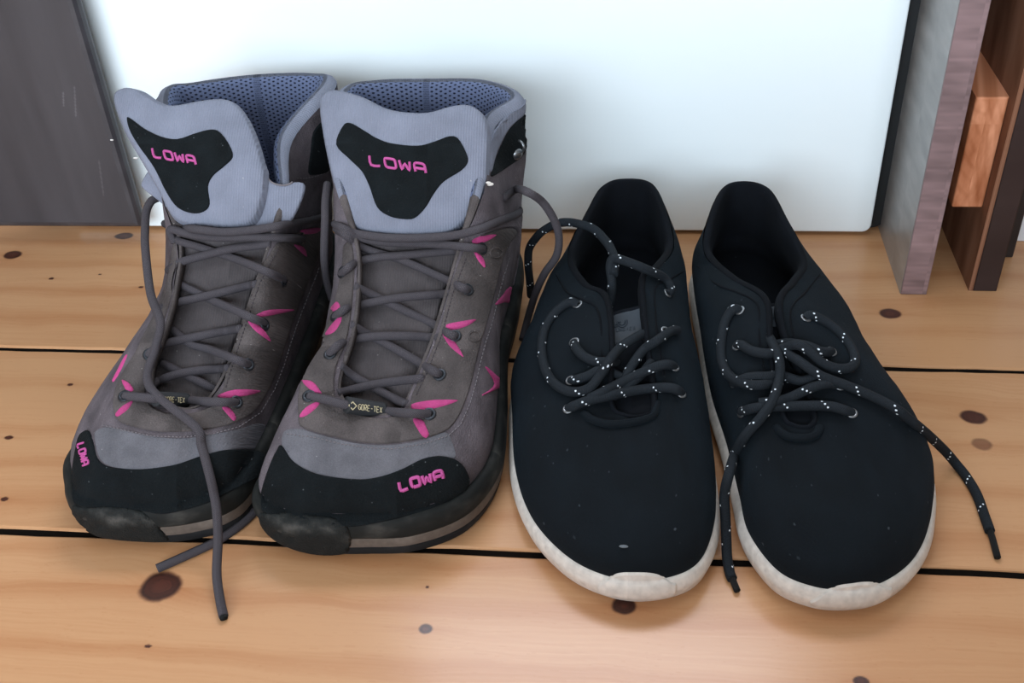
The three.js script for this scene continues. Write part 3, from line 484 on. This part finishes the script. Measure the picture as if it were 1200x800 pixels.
// an outline a little larger about its middle
const wide = (q, k = 1.18) => { const n = q.length / 2; let x = 0, y = 0; for (let i = 0; i < n; i++) { x += q[2 * i] / n; y += q[2 * i + 1] / n; } return q.map((v, i) => (i % 2 ? y + (v - y) * k : x + (v - x) * k)); };
// ---- hiking boot 2 (beside the trainers)
{
  const o = b2, up = o.u;
  const G = guide([P(445, 496, 44), P(452, 450, 53), P(460, 400, 64), P(467, 350, 76), P(473, 300, 90), P(477, 250, 110), P(478, 190, 132), P(478, 134, 151), P(478, 80, 166)], V(0.995, -0.02, 0).normalize(), 62, 9);
  piece('tongue', o, G, [414, 268, 440, 276, 480, 280, 520, 276, 545, 266, 536, 300, 520, 345, 508, 390, 494, 440, 474, 482, 430, 492, 400, 474, 394, 440, 412, 390, 416, 330], M.nylon, { thick: 2, round: 2, back: 2, lift: 0, grid: 8 }, 'flat nylon tongue under the laces');
  const pad = piece('tongue_pad', o, G, [377.5, 129, 382, 117, 394, 110, 412, 112.5, 430, 118.5, 451, 129, 472, 134, 502, 135, 526, 129, 547, 127, 562, 133.5, 572, 147, 574, 165, 574, 189, 571, 219, 562, 240, 547, 261, 520, 277, 480, 279, 440, 274, 418, 267, 404.5, 255, 397, 228, 388, 192, 382, 162], M.padded, { thick: 5, round: 6, back: 6, lift: 3, grid: 7 }, 'padded grey tongue top with two lobes');
  const S = new Surface(pad.geometry); S.both = true;
  piece('logo_patch', o, S, [394, 169.5, 401.5, 148.5, 410.5, 144, 427, 153, 442, 162, 460, 168, 490, 170.5, 511, 165, 526, 159.6, 536.6, 162, 545.6, 177, 548.6, 189, 541, 199.6, 520, 213, 508, 228, 499, 243, 487, 255, 475, 257, 457, 253.6, 442, 243, 433, 219, 424, 201, 409, 186], M.navy, { thick: 0.9, round: 0.8, grid: 6 }, 'black patch on the tongue');
  mesh('lettering', letters('LOWA', S, 435, 193, 501, 203, -2, -10.5, 0.8, 0.9), M.thread, o.t, 'pink embroidered lettering on the tongue');
  // toe suede, eyestay, rand, bumper
  piece('toe_panel', o, up, [333, 505, 352, 502, 372, 508, 400, 515, 420, 519, 455, 521, 496, 515, 522, 506, 531, 520, 534, 536, 520, 537, 496, 539, 469, 552, 441, 561, 414, 563, 372, 557, 345, 543, 331, 524], M.vamp, { thick: 0.3, round: 0.4, grid: 7 }, 'bluish grey toe panel');
  const stay = piece('eyestay', o, up, [556, 280, 585, 268, 606, 270, 597, 285, 590, 300, 583, 325, 577, 351, 570, 378, 563, 400, 557, 425, 552, 448, 545, 470, 535, 492, 522, 505, 496, 514, 455, 520, 420, 518, 400, 514, 372, 507, 352, 499, 350, 485, 350, 465, 357, 440, 369, 414, 380, 390, 393, 352, 401, 315, 403, 290, 409, 283, 414, 292, 415, 331, 408, 392, 393, 432, 392, 464, 402, 479, 430, 489, 456, 490, 478, 479, 484, 461, 497, 434, 515, 388, 527, 338, 543, 295], M.nubuck, { thick: 1.1, round: 0.9, grid: 6, smooth: 3 }, 'brownish grey eyestay panel');
  const E = new Surface(o.up, stay.geometry);
  stitches(o, up, [336, 508, 372, 513, 400, 520, 430, 524, 458, 526, 496, 520, 526, 510, 540, 497, 551, 472, 558, 448, 563, 425, 569, 402, 577, 378, 583, 352, 590, 325, 598, 300], { lift: 0.4, gap: 4.5 });
  stitches(o, E, [546, 303, 530, 345, 518, 391, 500, 437, 487, 464], { gap: 4.5, mat: M.seam, lift: 0.2 });
  piece('toe_rand', o, o.s, [331, 522, 345, 541, 372, 555, 414, 561, 441, 559, 469, 550, 496, 537, 518, 534, 537, 540, 547, 553, 549, 567, 535, 581, 510, 594, 482, 603, 460, 609, 430, 615, 408, 617, 380, 613, 340, 607, 312, 601, 306, 590, 308, 572, 317, 545, 325, 528], M.navy, { thick: 1.3, round: 1.2, grid: 7 }, 'black toe rand');
  const toe = new Surface(o.t.children.at(-1).geometry); toe.both = true;
  mesh('lettering', letters('LOWA', toe, 470, 574.5, 521, 560, -2.5, -9.5, 0.95, 0.3), M.thread, o.t, 'pink embroidered lettering on the toe');
  piece('toe_bumper', o, o.s, [306, 600, 320, 601, 340, 600, 367, 604, 392, 607, 406, 615, 411, 627, 411, 639, 404, 648, 372, 649, 345, 643, 322, 632, 310, 620, 305, 610], M.bumper, { thick: 1.5, round: 2, grid: 6 }, 'scuffed rubber toe bumper');
  // shaft: padded collar band, dark hook panel
  piece('collar_pad', o, up, [572, 141, 604, 105, 614, 114, 618, 130, 597, 150, 582, 178, 575, 203, 572, 175], M.padded, { thick: 1.2, round: 1.5, grid: 5, smooth: 3 }, 'padded grey collar edge');
  piece('hook_panel', o, up, [619, 132, 618, 160, 614, 180, 597, 194, 577, 207, 575, 201, 583, 179, 597, 151], M.navy, { thick: 1, round: 1, grid: 5, smooth: 3 }, 'dark lace hook panel');
  { const { p, n } = up.at(606, 174), g = new THREE.TorusGeometry(0.0034, 0.0008, 8, 18); g.rotateY(-0.7); g.translate(p.x + n.x * 0.002, p.y + 0.002, p.z + n.z * 0.002); const pl = new THREE.SphereGeometry(0.0042, 14, 10); pl.scale(0.9, 0.8, 0.5); pl.rotateY(0.8); pl.translate(p.x, p.y - 0.003, p.z + 0.001); mesh('lace_hook', mergeGeometries([g, pl]), M.metal, o.t, 'steel lace hook'); }
  piece('quarter', o, up, [556, 280, 575, 266, 606, 252, 621, 256, 622, 300, 616, 340, 606, 300, 606, 270, 585, 268], M.suede, { thick: 0.9, round: 1, grid: 6, smooth: 3 });
  for (const q of [[485.5, 473.5, 502, 469.5, 520, 468.5, 533, 469.5, 522, 474.5, 500, 480, 489, 481], [485, 492, 490, 503, 496, 511, 502, 509, 499, 500, 495, 493], [525, 380, 540, 376.5, 556, 374.5, 546, 382, 529, 386], [519, 391, 526, 404, 536, 413, 542, 416, 534, 402, 524, 392], [554, 283, 563, 277, 580, 275, 575, 280, 563, 285], [556, 296, 561, 306, 568, 313, 567, 304, 562, 298], [355, 447, 364, 446.5, 371, 452, 376, 461, 366, 458], [352, 487, 359, 477, 374, 470, 371, 477, 360, 486], [388, 362, 394, 354, 398, 358, 397, 366], [382, 391, 388, 381, 398, 371, 399, 377, 392, 388]]) piece('pink_accent', o, E, wide(q), M.pink, { thick: 0.55, round: 0.7, grid: 3, smooth: 3 }, 'pink suede accent at an eyelet');
  for (const q of [[568, 431, 580, 441, 588, 449, 577, 456, 560, 463, 573, 455, 578, 449, 574, 441], [582, 356, 590, 346, 597, 338, 602, 344, 602, 354, 592, 353]]) piece('pink_accent', o, o.u, wide(q, 1.3), M.pink, { thick: 0.6, round: 0.6, grid: 3, smooth: 2 }, 'pink chevron on the outer side');
  for (const [x, y] of [[503, 485], [515, 439], [533, 393.5], [548, 339.5], [565, 291], [362, 464], [387, 415], [393, 370], [401, 319]]) eyelet(o, E, x, y, 2.6, M.darkMetal);
  for (const [x, y] of [[556, 394], [581, 296]]) mesh('embossed_ring', cord(closedCurve([0, 1, 2, 3, 4, 5].map((k) => { const a = k * Math.PI / 3, h = E.at(x + 7 * Math.cos(a), y + 6 * Math.sin(a)); return h.p.addScaledVector(h.n, 0.0002); }), 4), 0.0005, { radial: 6, sub: 1, ends: false }), M.nubuck, o.t);
  // laces
  const T = new Surface(o.up, stay.geometry, o.t.children.find((c) => c.name === 'tongue').geometry); T.both = true;
  const r = 0.0023, L = [
    [394, 461, -1, 410, 457, 3, 430, 452, 4.5, 460, 447, 4, 489, 444, 1, 494, 443, -1], [398, 428, -1, 415, 441, 2.2, 440, 455, 2, 462, 467, 2.5, 476, 474, 0],
    [386, 415, -1, 396, 405, 3, 411, 398, 5, 440, 394, 5, 475, 393.5, 4, 504, 395, 2, 514, 396, -1], [411, 380, 0, 432, 392, 2, 455, 404, 2.5, 490, 424, 4, 507, 434, 2.5, 515, 439, -1.5],
    [393, 371, -1, 403, 363, 3, 418, 358, 5, 462, 349.6, 5, 500, 346, 4, 518, 344.5, 2, 528, 344, -1], [415, 335, 0, 440, 347, 2, 462, 358, 2.5, 510, 383, 4.5, 526, 391, 2.5, 534, 394, -1.5],
    [400, 321, -1, 409, 313, 3, 421, 306, 5, 445, 301, 5, 472, 299, 4.5, 529, 294, 2, 541, 293, -1], [396, 270, -2, 405, 275, 3, 420, 287, 4, 440, 295, 2, 470, 304, 2.4, 520, 326, 4.5, 540, 336, 2.5, 549, 340, -1.5],
    [394, 268, -2, 403, 272, 3, 425, 279, 5, 455, 284, 5, 509, 286, 5, 550, 290, 3, 566, 291.5, -1],
    [392, 262, -2, 401, 267, 3, 420, 274, 6.5, 462, 279, 7, 522, 277, 7, 560, 269, 4, 585, 259, 2.5, 607, 250, 2, 617, 245, 0],
  ];
  L.forEach((a) => strand('lace', o, T, a, r, M.lace));
  mesh('lace', cord([...along([590, 232, 1, 604, 222, 2.5], up), ...free([616, 224, 118, 635, 236, 110, 649, 257, 98, 655, 278, 86, 652, 300, 72, 639, 319, 57, 630, 337, 41, 624, 354, 25, 618, 375, 9, 612, 398, 2.5])], r), M.lace, o.t, 'loose end looping down between the shoes');
  lacedTag(o, T, r, [362, 464, -1, 382, 468, 3], [405, 474, 6.5], [450, 481.5, 4.5], [480, 484, 4, 503, 485, -1], 0.0045);
  const tg = new Surface(o.t.children.at(-1).geometry);
  mesh('tag_lettering', mergeGeometries([letters('GORE-TEX', tg, 420, 479.5, 448, 483.5, 0.3, -6, 0.24, 0.15), cord(along([409, 475, 0.2, 413.5, 470.8, 0.2, 418, 475.5, 0.2, 413.5, 480, 0.2, 409, 475, 0.2], tg), 0.0004, { radial: 6, sub: 1 })]), M.tagThread, o.t, 'pale woven lettering');
  for (const [x, y, k] of [[575, 216, 0.0014], [571, 214, 0.001]]) { const { p, n } = S.at(x - 3, y); const g = new THREE.IcosahedronGeometry(k, 1); g.scale(1.6, 0.7, 0.8); g.translate(p.x + 0.002, p.y, p.z); mesh('loose_thread', g, M.white, o.t, 'white frayed thread at the tongue edge'); }
}
// ---- hiking boot 1 (beside the brown panel)
{
  const o = b1, up = o.u;
  const G = guide([P(205, 490, 42), P(213, 440, 52), P(222, 390, 64), P(231, 340, 78), P(240, 300, 90), P(238, 262, 106), P(230, 200, 129), P(220, 130, 151), P(212, 80, 165)], V(0.99, -0.05, 0.06).normalize(), 62, 9);
  piece('tongue', o, G, [204, 262, 235, 268, 285, 268, 325, 262, 318, 290, 300, 330, 285, 375, 266, 425, 254, 462, 230, 484, 200, 484, 178, 468, 174, 430, 192, 385, 203, 330], M.nylon, { thick: 2, round: 2, back: 2, grid: 8 }, 'flat nylon tongue under the laces');
  piece('gusset', o, G, [309, 203, 314, 209, 322, 215, 334, 218, 346, 214, 358, 218, 352, 240, 336, 264, 300, 270, 294, 240], M.padded, { thick: 1.5, round: 1.5, back: 1.5, lift: 1, grid: 6, smooth: 3 }, 'folded grey gusset beside the tongue');
  mesh('stitching', cord(along([312, 206, 2.4, 319, 214, 2.4, 330, 217, 2.4, 338, 216, 2.4, 343, 213, 2.4], G), 0.0005, { radial: 6 }), M.stitch, o.t, 'pale bound edge of the gusset');
  const pad = piece('tongue_pad', o, G, [138, 122, 142, 112, 156, 107, 173, 111.5, 189, 122, 208, 127.5, 236, 123, 263, 121, 280, 127, 294, 145, 305, 170, 313, 197, 316, 208, 312, 240, 300, 264, 270, 269, 235, 267, 208, 258, 189, 224, 170, 192, 153, 163, 142, 138], M.padded, { thick: 5, round: 6, back: 6, lift: 3, grid: 7 }, 'padded grey tongue top with two lobes');
  const S = new Surface(pad.geometry); S.both = true;
  piece('logo_patch', o, S, [149, 138, 155, 140, 170, 151, 189, 160, 208, 163, 230, 156, 247, 152, 258, 155, 269, 170, 273, 184, 263, 195, 250, 206, 244, 219, 246, 239, 239, 248, 225, 250, 208, 243, 195, 225, 181, 197, 162, 170, 152, 152], M.navy, { thick: 0.9, round: 0.8, grid: 6 }, 'black patch on the tongue');
  mesh('lettering', letters('LOWA', S, 181, 183.5, 231, 193, -2.5, -9.5, 0.75, 0.9), M.thread, o.t, 'pink embroidered lettering on the tongue');
  piece('wing_flap', o, G, [170, 196, 178, 208, 189, 222, 200, 240, 210, 256, 205, 262, 193, 248, 184, 238, 174, 230, 165, 223, 159, 214], M.padded, { thick: 1.5, round: 2, back: 2, lift: -5, grid: 5, smooth: 3 }, 'grey flap showing beside the tongue');
  piece('toe_panel', o, up, [112, 505, 128, 500, 150, 505, 180, 511, 215, 513, 250, 508, 280, 502, 300, 496, 312, 500, 312, 528, 290, 527, 262, 529, 235, 536, 212, 544, 195, 547, 171, 550, 150, 550, 128, 546, 117, 537, 112, 521], M.vamp, { thick: 0.3, round: 0.4, grid: 7 }, 'bluish grey toe panel');
  const stay = piece('eyestay', o, up, [330, 284, 348, 272, 368, 266, 376, 280, 370, 305, 357, 338, 346, 368, 336, 395, 327, 425, 316, 452, 300, 478, 278, 494, 250, 502, 215, 506, 180, 505, 150, 498, 138, 492, 133, 478, 136, 455, 147, 432, 158, 415, 166, 398, 180, 370, 196, 330, 202, 292, 207, 284, 206, 325, 193, 375, 172, 430, 172, 468, 186, 482, 205, 485, 228, 484, 252, 474, 262, 456, 268, 425, 285, 376, 301, 326, 322, 287], M.nubuck, { thick: 1.1, round: 0.9, grid: 6, smooth: 3 }, 'brownish grey eyestay panel');
  const E = new Surface(o.up, stay.geometry);
  stitches(o, up, [120, 498, 150, 505, 180, 511, 215, 512, 250, 508, 280, 500, 306, 483, 322, 456, 333, 428, 342, 398, 352, 370, 364, 340, 375, 312], { gap: 4.5, lift: 0.4 });
  stitches(o, E, [326, 292, 304, 332, 288, 380, 272, 428, 264, 456], { gap: 4.5, mat: M.seam, lift: 0.2 });
  piece('toe_rand', o, o.s, [92, 514, 98, 506, 105, 505, 110, 519, 115, 537, 127, 546, 150, 549, 171, 549, 195, 546, 212, 542, 235, 534, 262, 527, 290, 526, 306, 530, 314, 538, 306, 556, 289, 566, 265, 579, 245, 589, 215, 598, 190, 602, 160, 598, 130, 595, 100, 594, 87, 588, 84, 570, 87, 540], M.navy, { thick: 1.3, round: 1.2, grid: 7 }, 'black toe rand');
  const toe = new Surface(o.t.children.at(-1).geometry); toe.both = true;
  mesh('lettering', letters('LOWA', toe, 91, 521, 97, 546, 7, -2.5, 0.6, 0.3), M.thread, o.t, 'pink embroidered lettering on the toe');
  piece('toe_bumper', o, o.s, [86, 591, 100, 594, 127, 593, 158, 596, 171, 602, 185, 616, 195, 627, 195, 634, 160, 633, 120, 629, 98, 618, 87, 605], M.bumper, { thick: 1.5, round: 2, grid: 6 }, 'scuffed rubber toe bumper');
  piece('hook_panel', o, up, [379, 142, 367, 154, 364, 175, 361, 202, 370, 205, 385, 200, 388, 182, 386, 170, 384, 155], M.navy, { thick: 1, round: 1, grid: 5, smooth: 3 }, 'dark lace hook panel');
  stitches(o, up, [348, 209, 358, 209, 372, 206, 386, 201], { gap: 4 });
  for (const q of [[258, 463, 276, 456.6, 303, 458, 290, 463, 266, 466], [261, 478, 267, 486, 273, 492, 276, 488, 269, 478], [302, 369, 316, 363, 345, 363, 330, 367, 308, 371], [292, 378, 300, 388, 316, 399, 310, 388, 299, 378], [354, 270, 366, 267, 376, 268, 370, 273, 358, 274], [345, 287, 352, 295, 359, 300, 356, 290], [143, 446, 150, 448, 156, 456, 149, 458], [136, 484, 143, 476, 154.5, 470, 150, 479, 139, 487]]) piece('pink_accent', o, E, wide(q), M.pink, { thick: 0.55, round: 0.7, grid: 3, smooth: 3 }, 'pink suede accent at an eyelet');
  piece('pink_accent', o, up, [146, 417, 150, 415, 143, 432, 134, 447, 131, 446, 138, 432], M.pink, { thick: 0.6, round: 0.6, grid: 3, smooth: 2 }, 'pink stripe on the outer side');
  for (const [x, y] of [[277, 471], [291, 427], [310, 380], [332, 329], [354, 279], [146, 464], [175, 415]]) eyelet(o, E, x, y, 2.6, M.darkMetal);
  const T = new Surface(o.up, stay.geometry, o.t.children.find((c) => c.name === 'tongue').geometry); T.both = true;
  const r = 0.0023;
  for (const a of [
    [173, 455, -1, 185, 447, 3, 205, 439, 5, 232, 434, 4, 259, 432, 2, 268, 431, -1], [190, 425, 0, 215, 438, 2, 240, 450, 2, 254, 457, 0],
    [174, 416, -1, 182, 408, 3, 195, 402, 5, 242, 392, 5, 268, 387, 3.5, 282, 385, 0], [202, 386, 1, 222, 402, 2.4, 245, 409, 3, 276, 421, 4, 291, 427, -1.5],
    [186, 362, 0, 205, 355, 4, 229, 349.6, 5, 265, 341, 4.5, 293, 334, 2.5, 300, 333, -1], [208, 332, 1, 228, 341, 2.4, 250, 352, 2.6, 290, 370, 4.5, 310, 379, -1.5],
    [197, 317, 0, 210, 308, 4, 229, 302, 5, 269, 292, 5, 300, 288, 3.5, 318, 286, 0], [203, 278, -2, 212, 283, 2, 230, 288, 3, 249, 294, 2.4, 276, 303, 3, 312, 318, 4.5, 333, 328, -1.5],
    [192, 266, -2, 200, 269, 3, 220, 274, 5, 250, 278, 6, 296, 278, 6, 335, 278.5, 4, 355, 279.5, -1],
    [193, 262, -2, 202, 265, 4, 225, 268, 7, 262, 272, 8, 300, 269, 7, 330, 264, 5, 360, 259, 3, 379, 254, 1]]) strand('lace', o, T, a, r, M.lace);
  // the long end: from behind the flap, over the laces and the toe, down to the floor
  const toeS = new Surface(o.up, stay.geometry, o.t.children.find((c) => c.name === 'toe_rand').geometry); toeS.both = true;
  mesh('lace', cord([...free([184, 232, 112, 177, 236, 112, 171.5, 248, 109, 170, 270, 104, 170.5, 294, 99, 176.5, 344, 87]), ...along([188, 378, 8, 203, 419, 7, 216, 459, 7, 229, 500, 3, 236, 521, 2.2, 246, 558, 2.4, 251, 580, 3.2], toeS), ...free([254, 600, 24, 255.5, 632, 15, 254, 672, 7, 258, 703, 3, 262, 722, 2])], r, { sub: 8 }), M.lace, o.t, 'long loose end hanging over the toe');
  mesh('aglet', cord(free([258.5, 706, 3, 262.4, 724.7, 1.6]), 0.0019, { sub: 1 }), M.bumper, o.t);
  mesh('lace', cord(free([304, 594, 2, 284, 613, 2, 262, 629, 2, 246, 638, 2, 220, 650, 2, 200, 659, 2, 184, 666, 2]), r), M.lace, o.t, 'lace end lying on the floor under the toe');
  mesh('lace', cord(free([384, 215, 116, 381.5, 235, 112, 381, 260, 104, 380, 300, 84, 383, 328, 60, 389, 350, 42]), r), M.lace, o.t, 'loose end hanging between the boots');
  lacedTag(o, T, r, [146, 464, -1, 162, 465, 3], [181, 467, 6], [219, 469, 4.5], [255, 471, 4, 277, 471, -1.5], 0.0042);
  const tg = new Surface(o.t.children.at(-1).geometry);
  mesh('tag_lettering', mergeGeometries([letters('GORE-TEX', tg, 193, 470.5, 216.5, 471.5, 0.3, -5.5, 0.22, 0.15), cord(along([184, 467, 0.2, 187.5, 463.5, 0.2, 191, 467, 0.2, 187.5, 471, 0.2, 184, 467, 0.2], tg), 0.0004, { radial: 6, sub: 1 })]), M.tagThread, o.t, 'pale woven lettering');
}
// ---- the trainers
function emblem(o, surf, x, y, s) {
  const gs = []; for (const [cx, r0] of [[-6, 3.4], [-6, 6], [6, 3.4], [6, 6]]) { const a = []; for (let k = 0; k <= 7; k++) { const t = -0.4 + k / 7 * 3.6, d = cx < 0 ? -1 : 1; a.push(x + (cx * 0.55 + d * r0 * Math.cos(t) * 0.8) * s, y + Math.sin(t) * r0 * s * 0.8, 0.15); } gs.push(cord(along(a, surf), 0.00035, { radial: 5, sub: 3 })); }
  return mergeGeometries(gs);
}
const laceMesh = (o, pts, label) => mesh('lace', cord(pts, 0.0025, { sub: 8, radial: 12 }), M.fleck, o.t, label);
{
  const o = t1;
  piece('toe_bumper', o, o.s, [700, 684, 709, 679, 716, 674, 726, 670, 745, 669, 762, 670, 776, 673.5, 786, 680, 794, 684, 790, 699, 762, 704, 737, 703.5, 712, 699, 700, 694], M.white, { thick: 0.9, round: 4.5, grid: 4 }, 'raised white toe bumper');
  const G = guide([P(745, 506, 46), P(744, 460, 51), P(741, 420, 57), P(737, 385, 62), P(733, 358, 70), P(730, 330, 77)], V(1, 0, 0), 40, 8);
  piece('tongue', o, G, [706, 374, 718, 366, 736, 361, 760, 360, 770, 400, 775, 450, 771, 486, 750, 501, 722, 499, 708, 474, 704, 420], M.black, { thick: 1.5, round: 2, back: 2.5, grid: 6 }, 'black tongue');
  const S = new Surface(o.t.children.at(-1).geometry); S.both = true;
  piece('tongue_label', o, S, [711, 376, 722, 368, 740, 363.5, 756, 362, 758, 388, 740, 396, 722, 404, 711, 402], M.tongueLabel, { thick: 0.4, round: 0.6, grid: 4, smooth: 2 }, 'slate blue tongue label');
  const Lb = new Surface(o.t.children.at(-1).geometry); Lb.both = true;
  mesh('emblem', mergeGeometries([emblem(o, Lb, 725, 377, 1.25), letters('UNBIES', Lb, 722, 388.5, 745, 386, 0.2, -3.6, 0.16, 0.1)]), M.print, o.t, 'curled emblem and small lettering');
  strand('seam_ridge', o, o.s, [684, 484, -0.5, 693, 491, 0.6, 704, 495, 0.9, 718, 497, 1, 738, 495, 1, 754, 488, 0.9, 766, 479, 0.4, 772, 472, -0.6], 0.0021, M.knit, {}, 'curved seam ridge below the laces');
  const U = o.s; const line = (a) => strand('piping', o, U, a, 0.0006, M.black, { radial: 6 });
  line([652, 322, 0, 664, 342, 0, 684, 352, 0, 698, 360, 0, 704, 380, 0, 705, 420, 0, 702, 470, 0]); line([800, 318, 0, 785, 327, 0, 770, 334, 0, 767, 350, 0, 770, 390, 0, 778, 440, 0]);
  for (const [x, y] of [[677, 357], [673, 401], [669, 446], [666, 479], [782, 344], [780, 388], [790, 430], [798, 461]]) eyelet(o, U, x, y, 2.2);
  const T = new Surface(o.up, o.t.children.find((c) => c.name === 'tongue').geometry); T.both = true;
  laceMesh(o, [...along([782, 345, -1, 786, 339, 2.5, 779, 326, 4], U), ...free([756, 315, 81, 733, 306, 84, 719, 303, 84, 715, 312, 80, 717, 330, 74, 716, 348, 66, 711, 364, 60])], 'loose strand crossing the opening');
  laceMesh(o, free([719, 322, 78, 721, 306, 81, 718, 296, 82, 711, 284, 83, 695, 268, 84, 672, 261, 84, 654, 261.5, 82, 637, 270, 74, 627, 280, 64, 620, 292, 53, 619, 310, 40, 621, 330, 24, 622, 346, 9]), 'loop falling beside the boot');
  laceMesh(o, along([677, 357, -1, 668, 354, 2.4, 656, 361, 3, 645, 373, 2.6, 637, 390, 2.4, 635, 413, 2.2, 640, 435, 2.2, 652, 451, 2.4, 670, 459, 2.6, 690, 455, 4.5, 703, 440, 5, 713, 424, 8, 726, 408, 9, 742, 397, 8, 754, 391, 5], T), 'wide lace loop');
  for (const a of [[673, 402, -1, 676, 409, 2.4, 684, 417, 2.4, 697, 423, 2.6, 712, 424, 4, 722, 424, 4], [794, 387, 2, 786, 388, 2.2, 770, 399, 4, 755, 409, 6, 742, 426, 6, 734, 440, 5, 728, 452, 4], [790, 430, -1, 783, 427, 2.4, 769, 429.5, 4, 745, 440, 6.5, 722, 451, 7.5, 707, 459, 5, 690, 467, 2.5], [669, 447, -1, 678, 444, 2.4, 690, 440, 2.6, 702, 434, 3, 716, 436, 5, 730, 444, 4], [798, 461, -1, 792, 456, 2.4, 780, 454, 2.6, 761, 455, 4, 735, 459, 5, 712, 464, 4, 690, 469, 2.8, 674, 475, 2.4, 666, 479, -1], [716, 466, 3, 735, 452, 4.5, 752, 438, 5, 764, 424, 4]]) laceMesh(o, along(a, T));
  { const { p, n } = o.s.at(731, 640), g = new THREE.IcosahedronGeometry(0.0013, 1); g.scale(1.7, 0.4, 0.7); g.translate(p.x + n.x * 0.0005, p.y + n.y * 0.0005, p.z + n.z * 0.0005); mesh('lint', g, new THREE.MeshStandardMaterial({ color: 0x646b70, roughness: 1 }), o.t, 'pale bit of lint on the toe'); }
}
{
  const o = t2;
  piece('toe_bumper', o, o.s, [948, 703, 957, 699, 966, 692, 981, 685, 1000, 682, 1012, 680.5, 1026, 681, 1037, 686, 1046, 688, 1044, 700, 1022, 711, 989, 714.5, 962, 713, 950, 710], M.white, { thick: 0.9, round: 4.5, grid: 4 }, 'raised white toe bumper');
  const G = guide([P(941, 518, 46), P(936, 470, 51), P(926, 430, 57), P(914, 390, 62), P(906, 360, 69), P(902, 335, 75)], V(1, 0, 0), 40, 8);
  piece('tongue', o, G, [890, 362, 898, 357, 908, 355, 922, 357, 932, 400, 950, 450, 964, 488, 946, 512, 921, 509, 907, 482, 895, 410], M.black, { thick: 1.5, round: 2, back: 2.5, grid: 6 }, 'black tongue');
  const S = new Surface(o.t.children.at(-1).geometry); S.both = true;
  piece('tongue_label', o, S, [897, 363, 904, 359, 915, 359, 919, 380, 910, 383, 899, 381], M.tongueLabel, { thick: 0.4, round: 0.6, grid: 4, smooth: 2 }, 'slate blue tongue label');
  const Lb = new Surface(o.t.children.at(-1).geometry); Lb.both = true;
  mesh('emblem', emblem(o, Lb, 907, 369, 0.9), M.print, o.t, 'curled emblem');
  strand('seam_ridge', o, o.s, [909, 500, -0.5, 916, 507, 0.6, 926, 512, 1, 942, 513.5, 1, 955, 510, 0.8, 961, 501, -0.4], 0.0021, M.knit, {}, 'curved seam ridge below the laces');
  const line = (a) => strand('piping', o, o.s, a, 0.0006, M.black, { radial: 6 });
  line([818, 312, 0, 838, 332, 0, 862, 342, 0, 880, 350, 0, 889, 362, 0, 890, 400, 0, 896, 440, 0]); line([960, 322, 0, 944, 342, 0, 930, 356, 0, 926, 372, 0, 932, 400, 0, 948, 440, 0]);
  for (const [x, y] of [[867, 364], [864, 405], [860, 448], [869, 483], [944, 373], [974, 412], [984, 452], [998, 484]]) eyelet(o, o.s, x, y, 2.2);
  const T = new Surface(o.up, o.t.children.find((c) => c.name === 'tongue').geometry); T.both = true;
  laceMesh(o, along([867, 364, -1, 860, 362, 2.4, 852, 372, 2.4, 847, 388, 2.2, 845, 408, 2.2, 847, 426, 2.2, 855, 440, 2.4, 871, 449, 2.6, 891, 451, 4, 908, 446, 6, 920, 438, 6], T), 'wide lace loop');
  for (const a of [[864, 405, -1, 869, 404, 2.4, 881, 411, 2.6, 898, 414, 4, 916, 413, 6, 932, 420, 6], [960, 438, 4, 940, 446, 6, 915, 440, 5, 898, 441, 3.5, 878, 442, 2.6, 866, 446, 2.2, 860, 449, -1], [869, 483, -1, 880, 479, 2.4, 895, 477, 2.6, 932, 475.6, 5, 970, 475.6, 3, 988, 480, 2.4, 998, 484, -1], [890, 472, 2.5, 908, 470, 5, 925, 466, 6.5, 951, 454, 6, 972, 449, 3, 984, 452, -1], [908, 404, 5, 925, 402, 7, 945, 405, 7, 962, 412, 6, 974, 412, -0.5]]) laceMesh(o, along(a, T));
  laceMesh(o, along([944, 373, -1, 950, 369, 2.4, 962, 374, 3, 976, 383, 3, 988, 394, 2.8, 998, 408, 2.4, 1002, 423, 2.4, 995, 431, 2.6, 979, 431, 4, 962, 424, 6, 948, 411, 9, 934, 404, 10, 920, 407, 9, 908, 412, 7], T), 'bow loop');
  laceMesh(o, [...along([916, 408, 8, 926, 416, 9.5, 938, 424, 10, 952, 434, 8, 966, 442, 5, 996, 453, 3, 1030, 468, 3.2, 1052, 480, 5], T), ...free([1063, 489, 48, 1073, 497, 43, 1085, 507, 33, 1097, 518, 21, 1110, 531, 10, 1120, 543, 4, 1132, 558, 2.2, 1144.5, 579, 2.2, 1154, 605, 2.2, 1160, 622, 2.2])], 'long loose end reaching the floor');
  mesh('aglet', cord(free([1159, 618, 2.2, 1164, 634, 2, 1169, 653, 1.8]), 0.0016, { sub: 2 }), M.holeDark, o.t);
  laceMesh(o, [...along([899, 392, 4, 904, 400, 8, 911, 415, 10, 914, 428, 10, 913, 444, 9, 906, 468, 6, 892, 489, 4, 873, 511, 3, 861, 533, 3.5], T), ...free([854, 556, 40, 849, 580, 30, 850, 605, 20, 851, 628, 11, 852, 652, 4]), ...free([855, 670, 2.3, 858, 678, 2.2])], 'loose end hanging between the trainers');
  mesh('aglet', cord(free([857, 675, 2.2, 864, 692, 1.8]), 0.0016, { sub: 1 }), M.holeDark, o.t);
}

renderer.render(scene, camera);
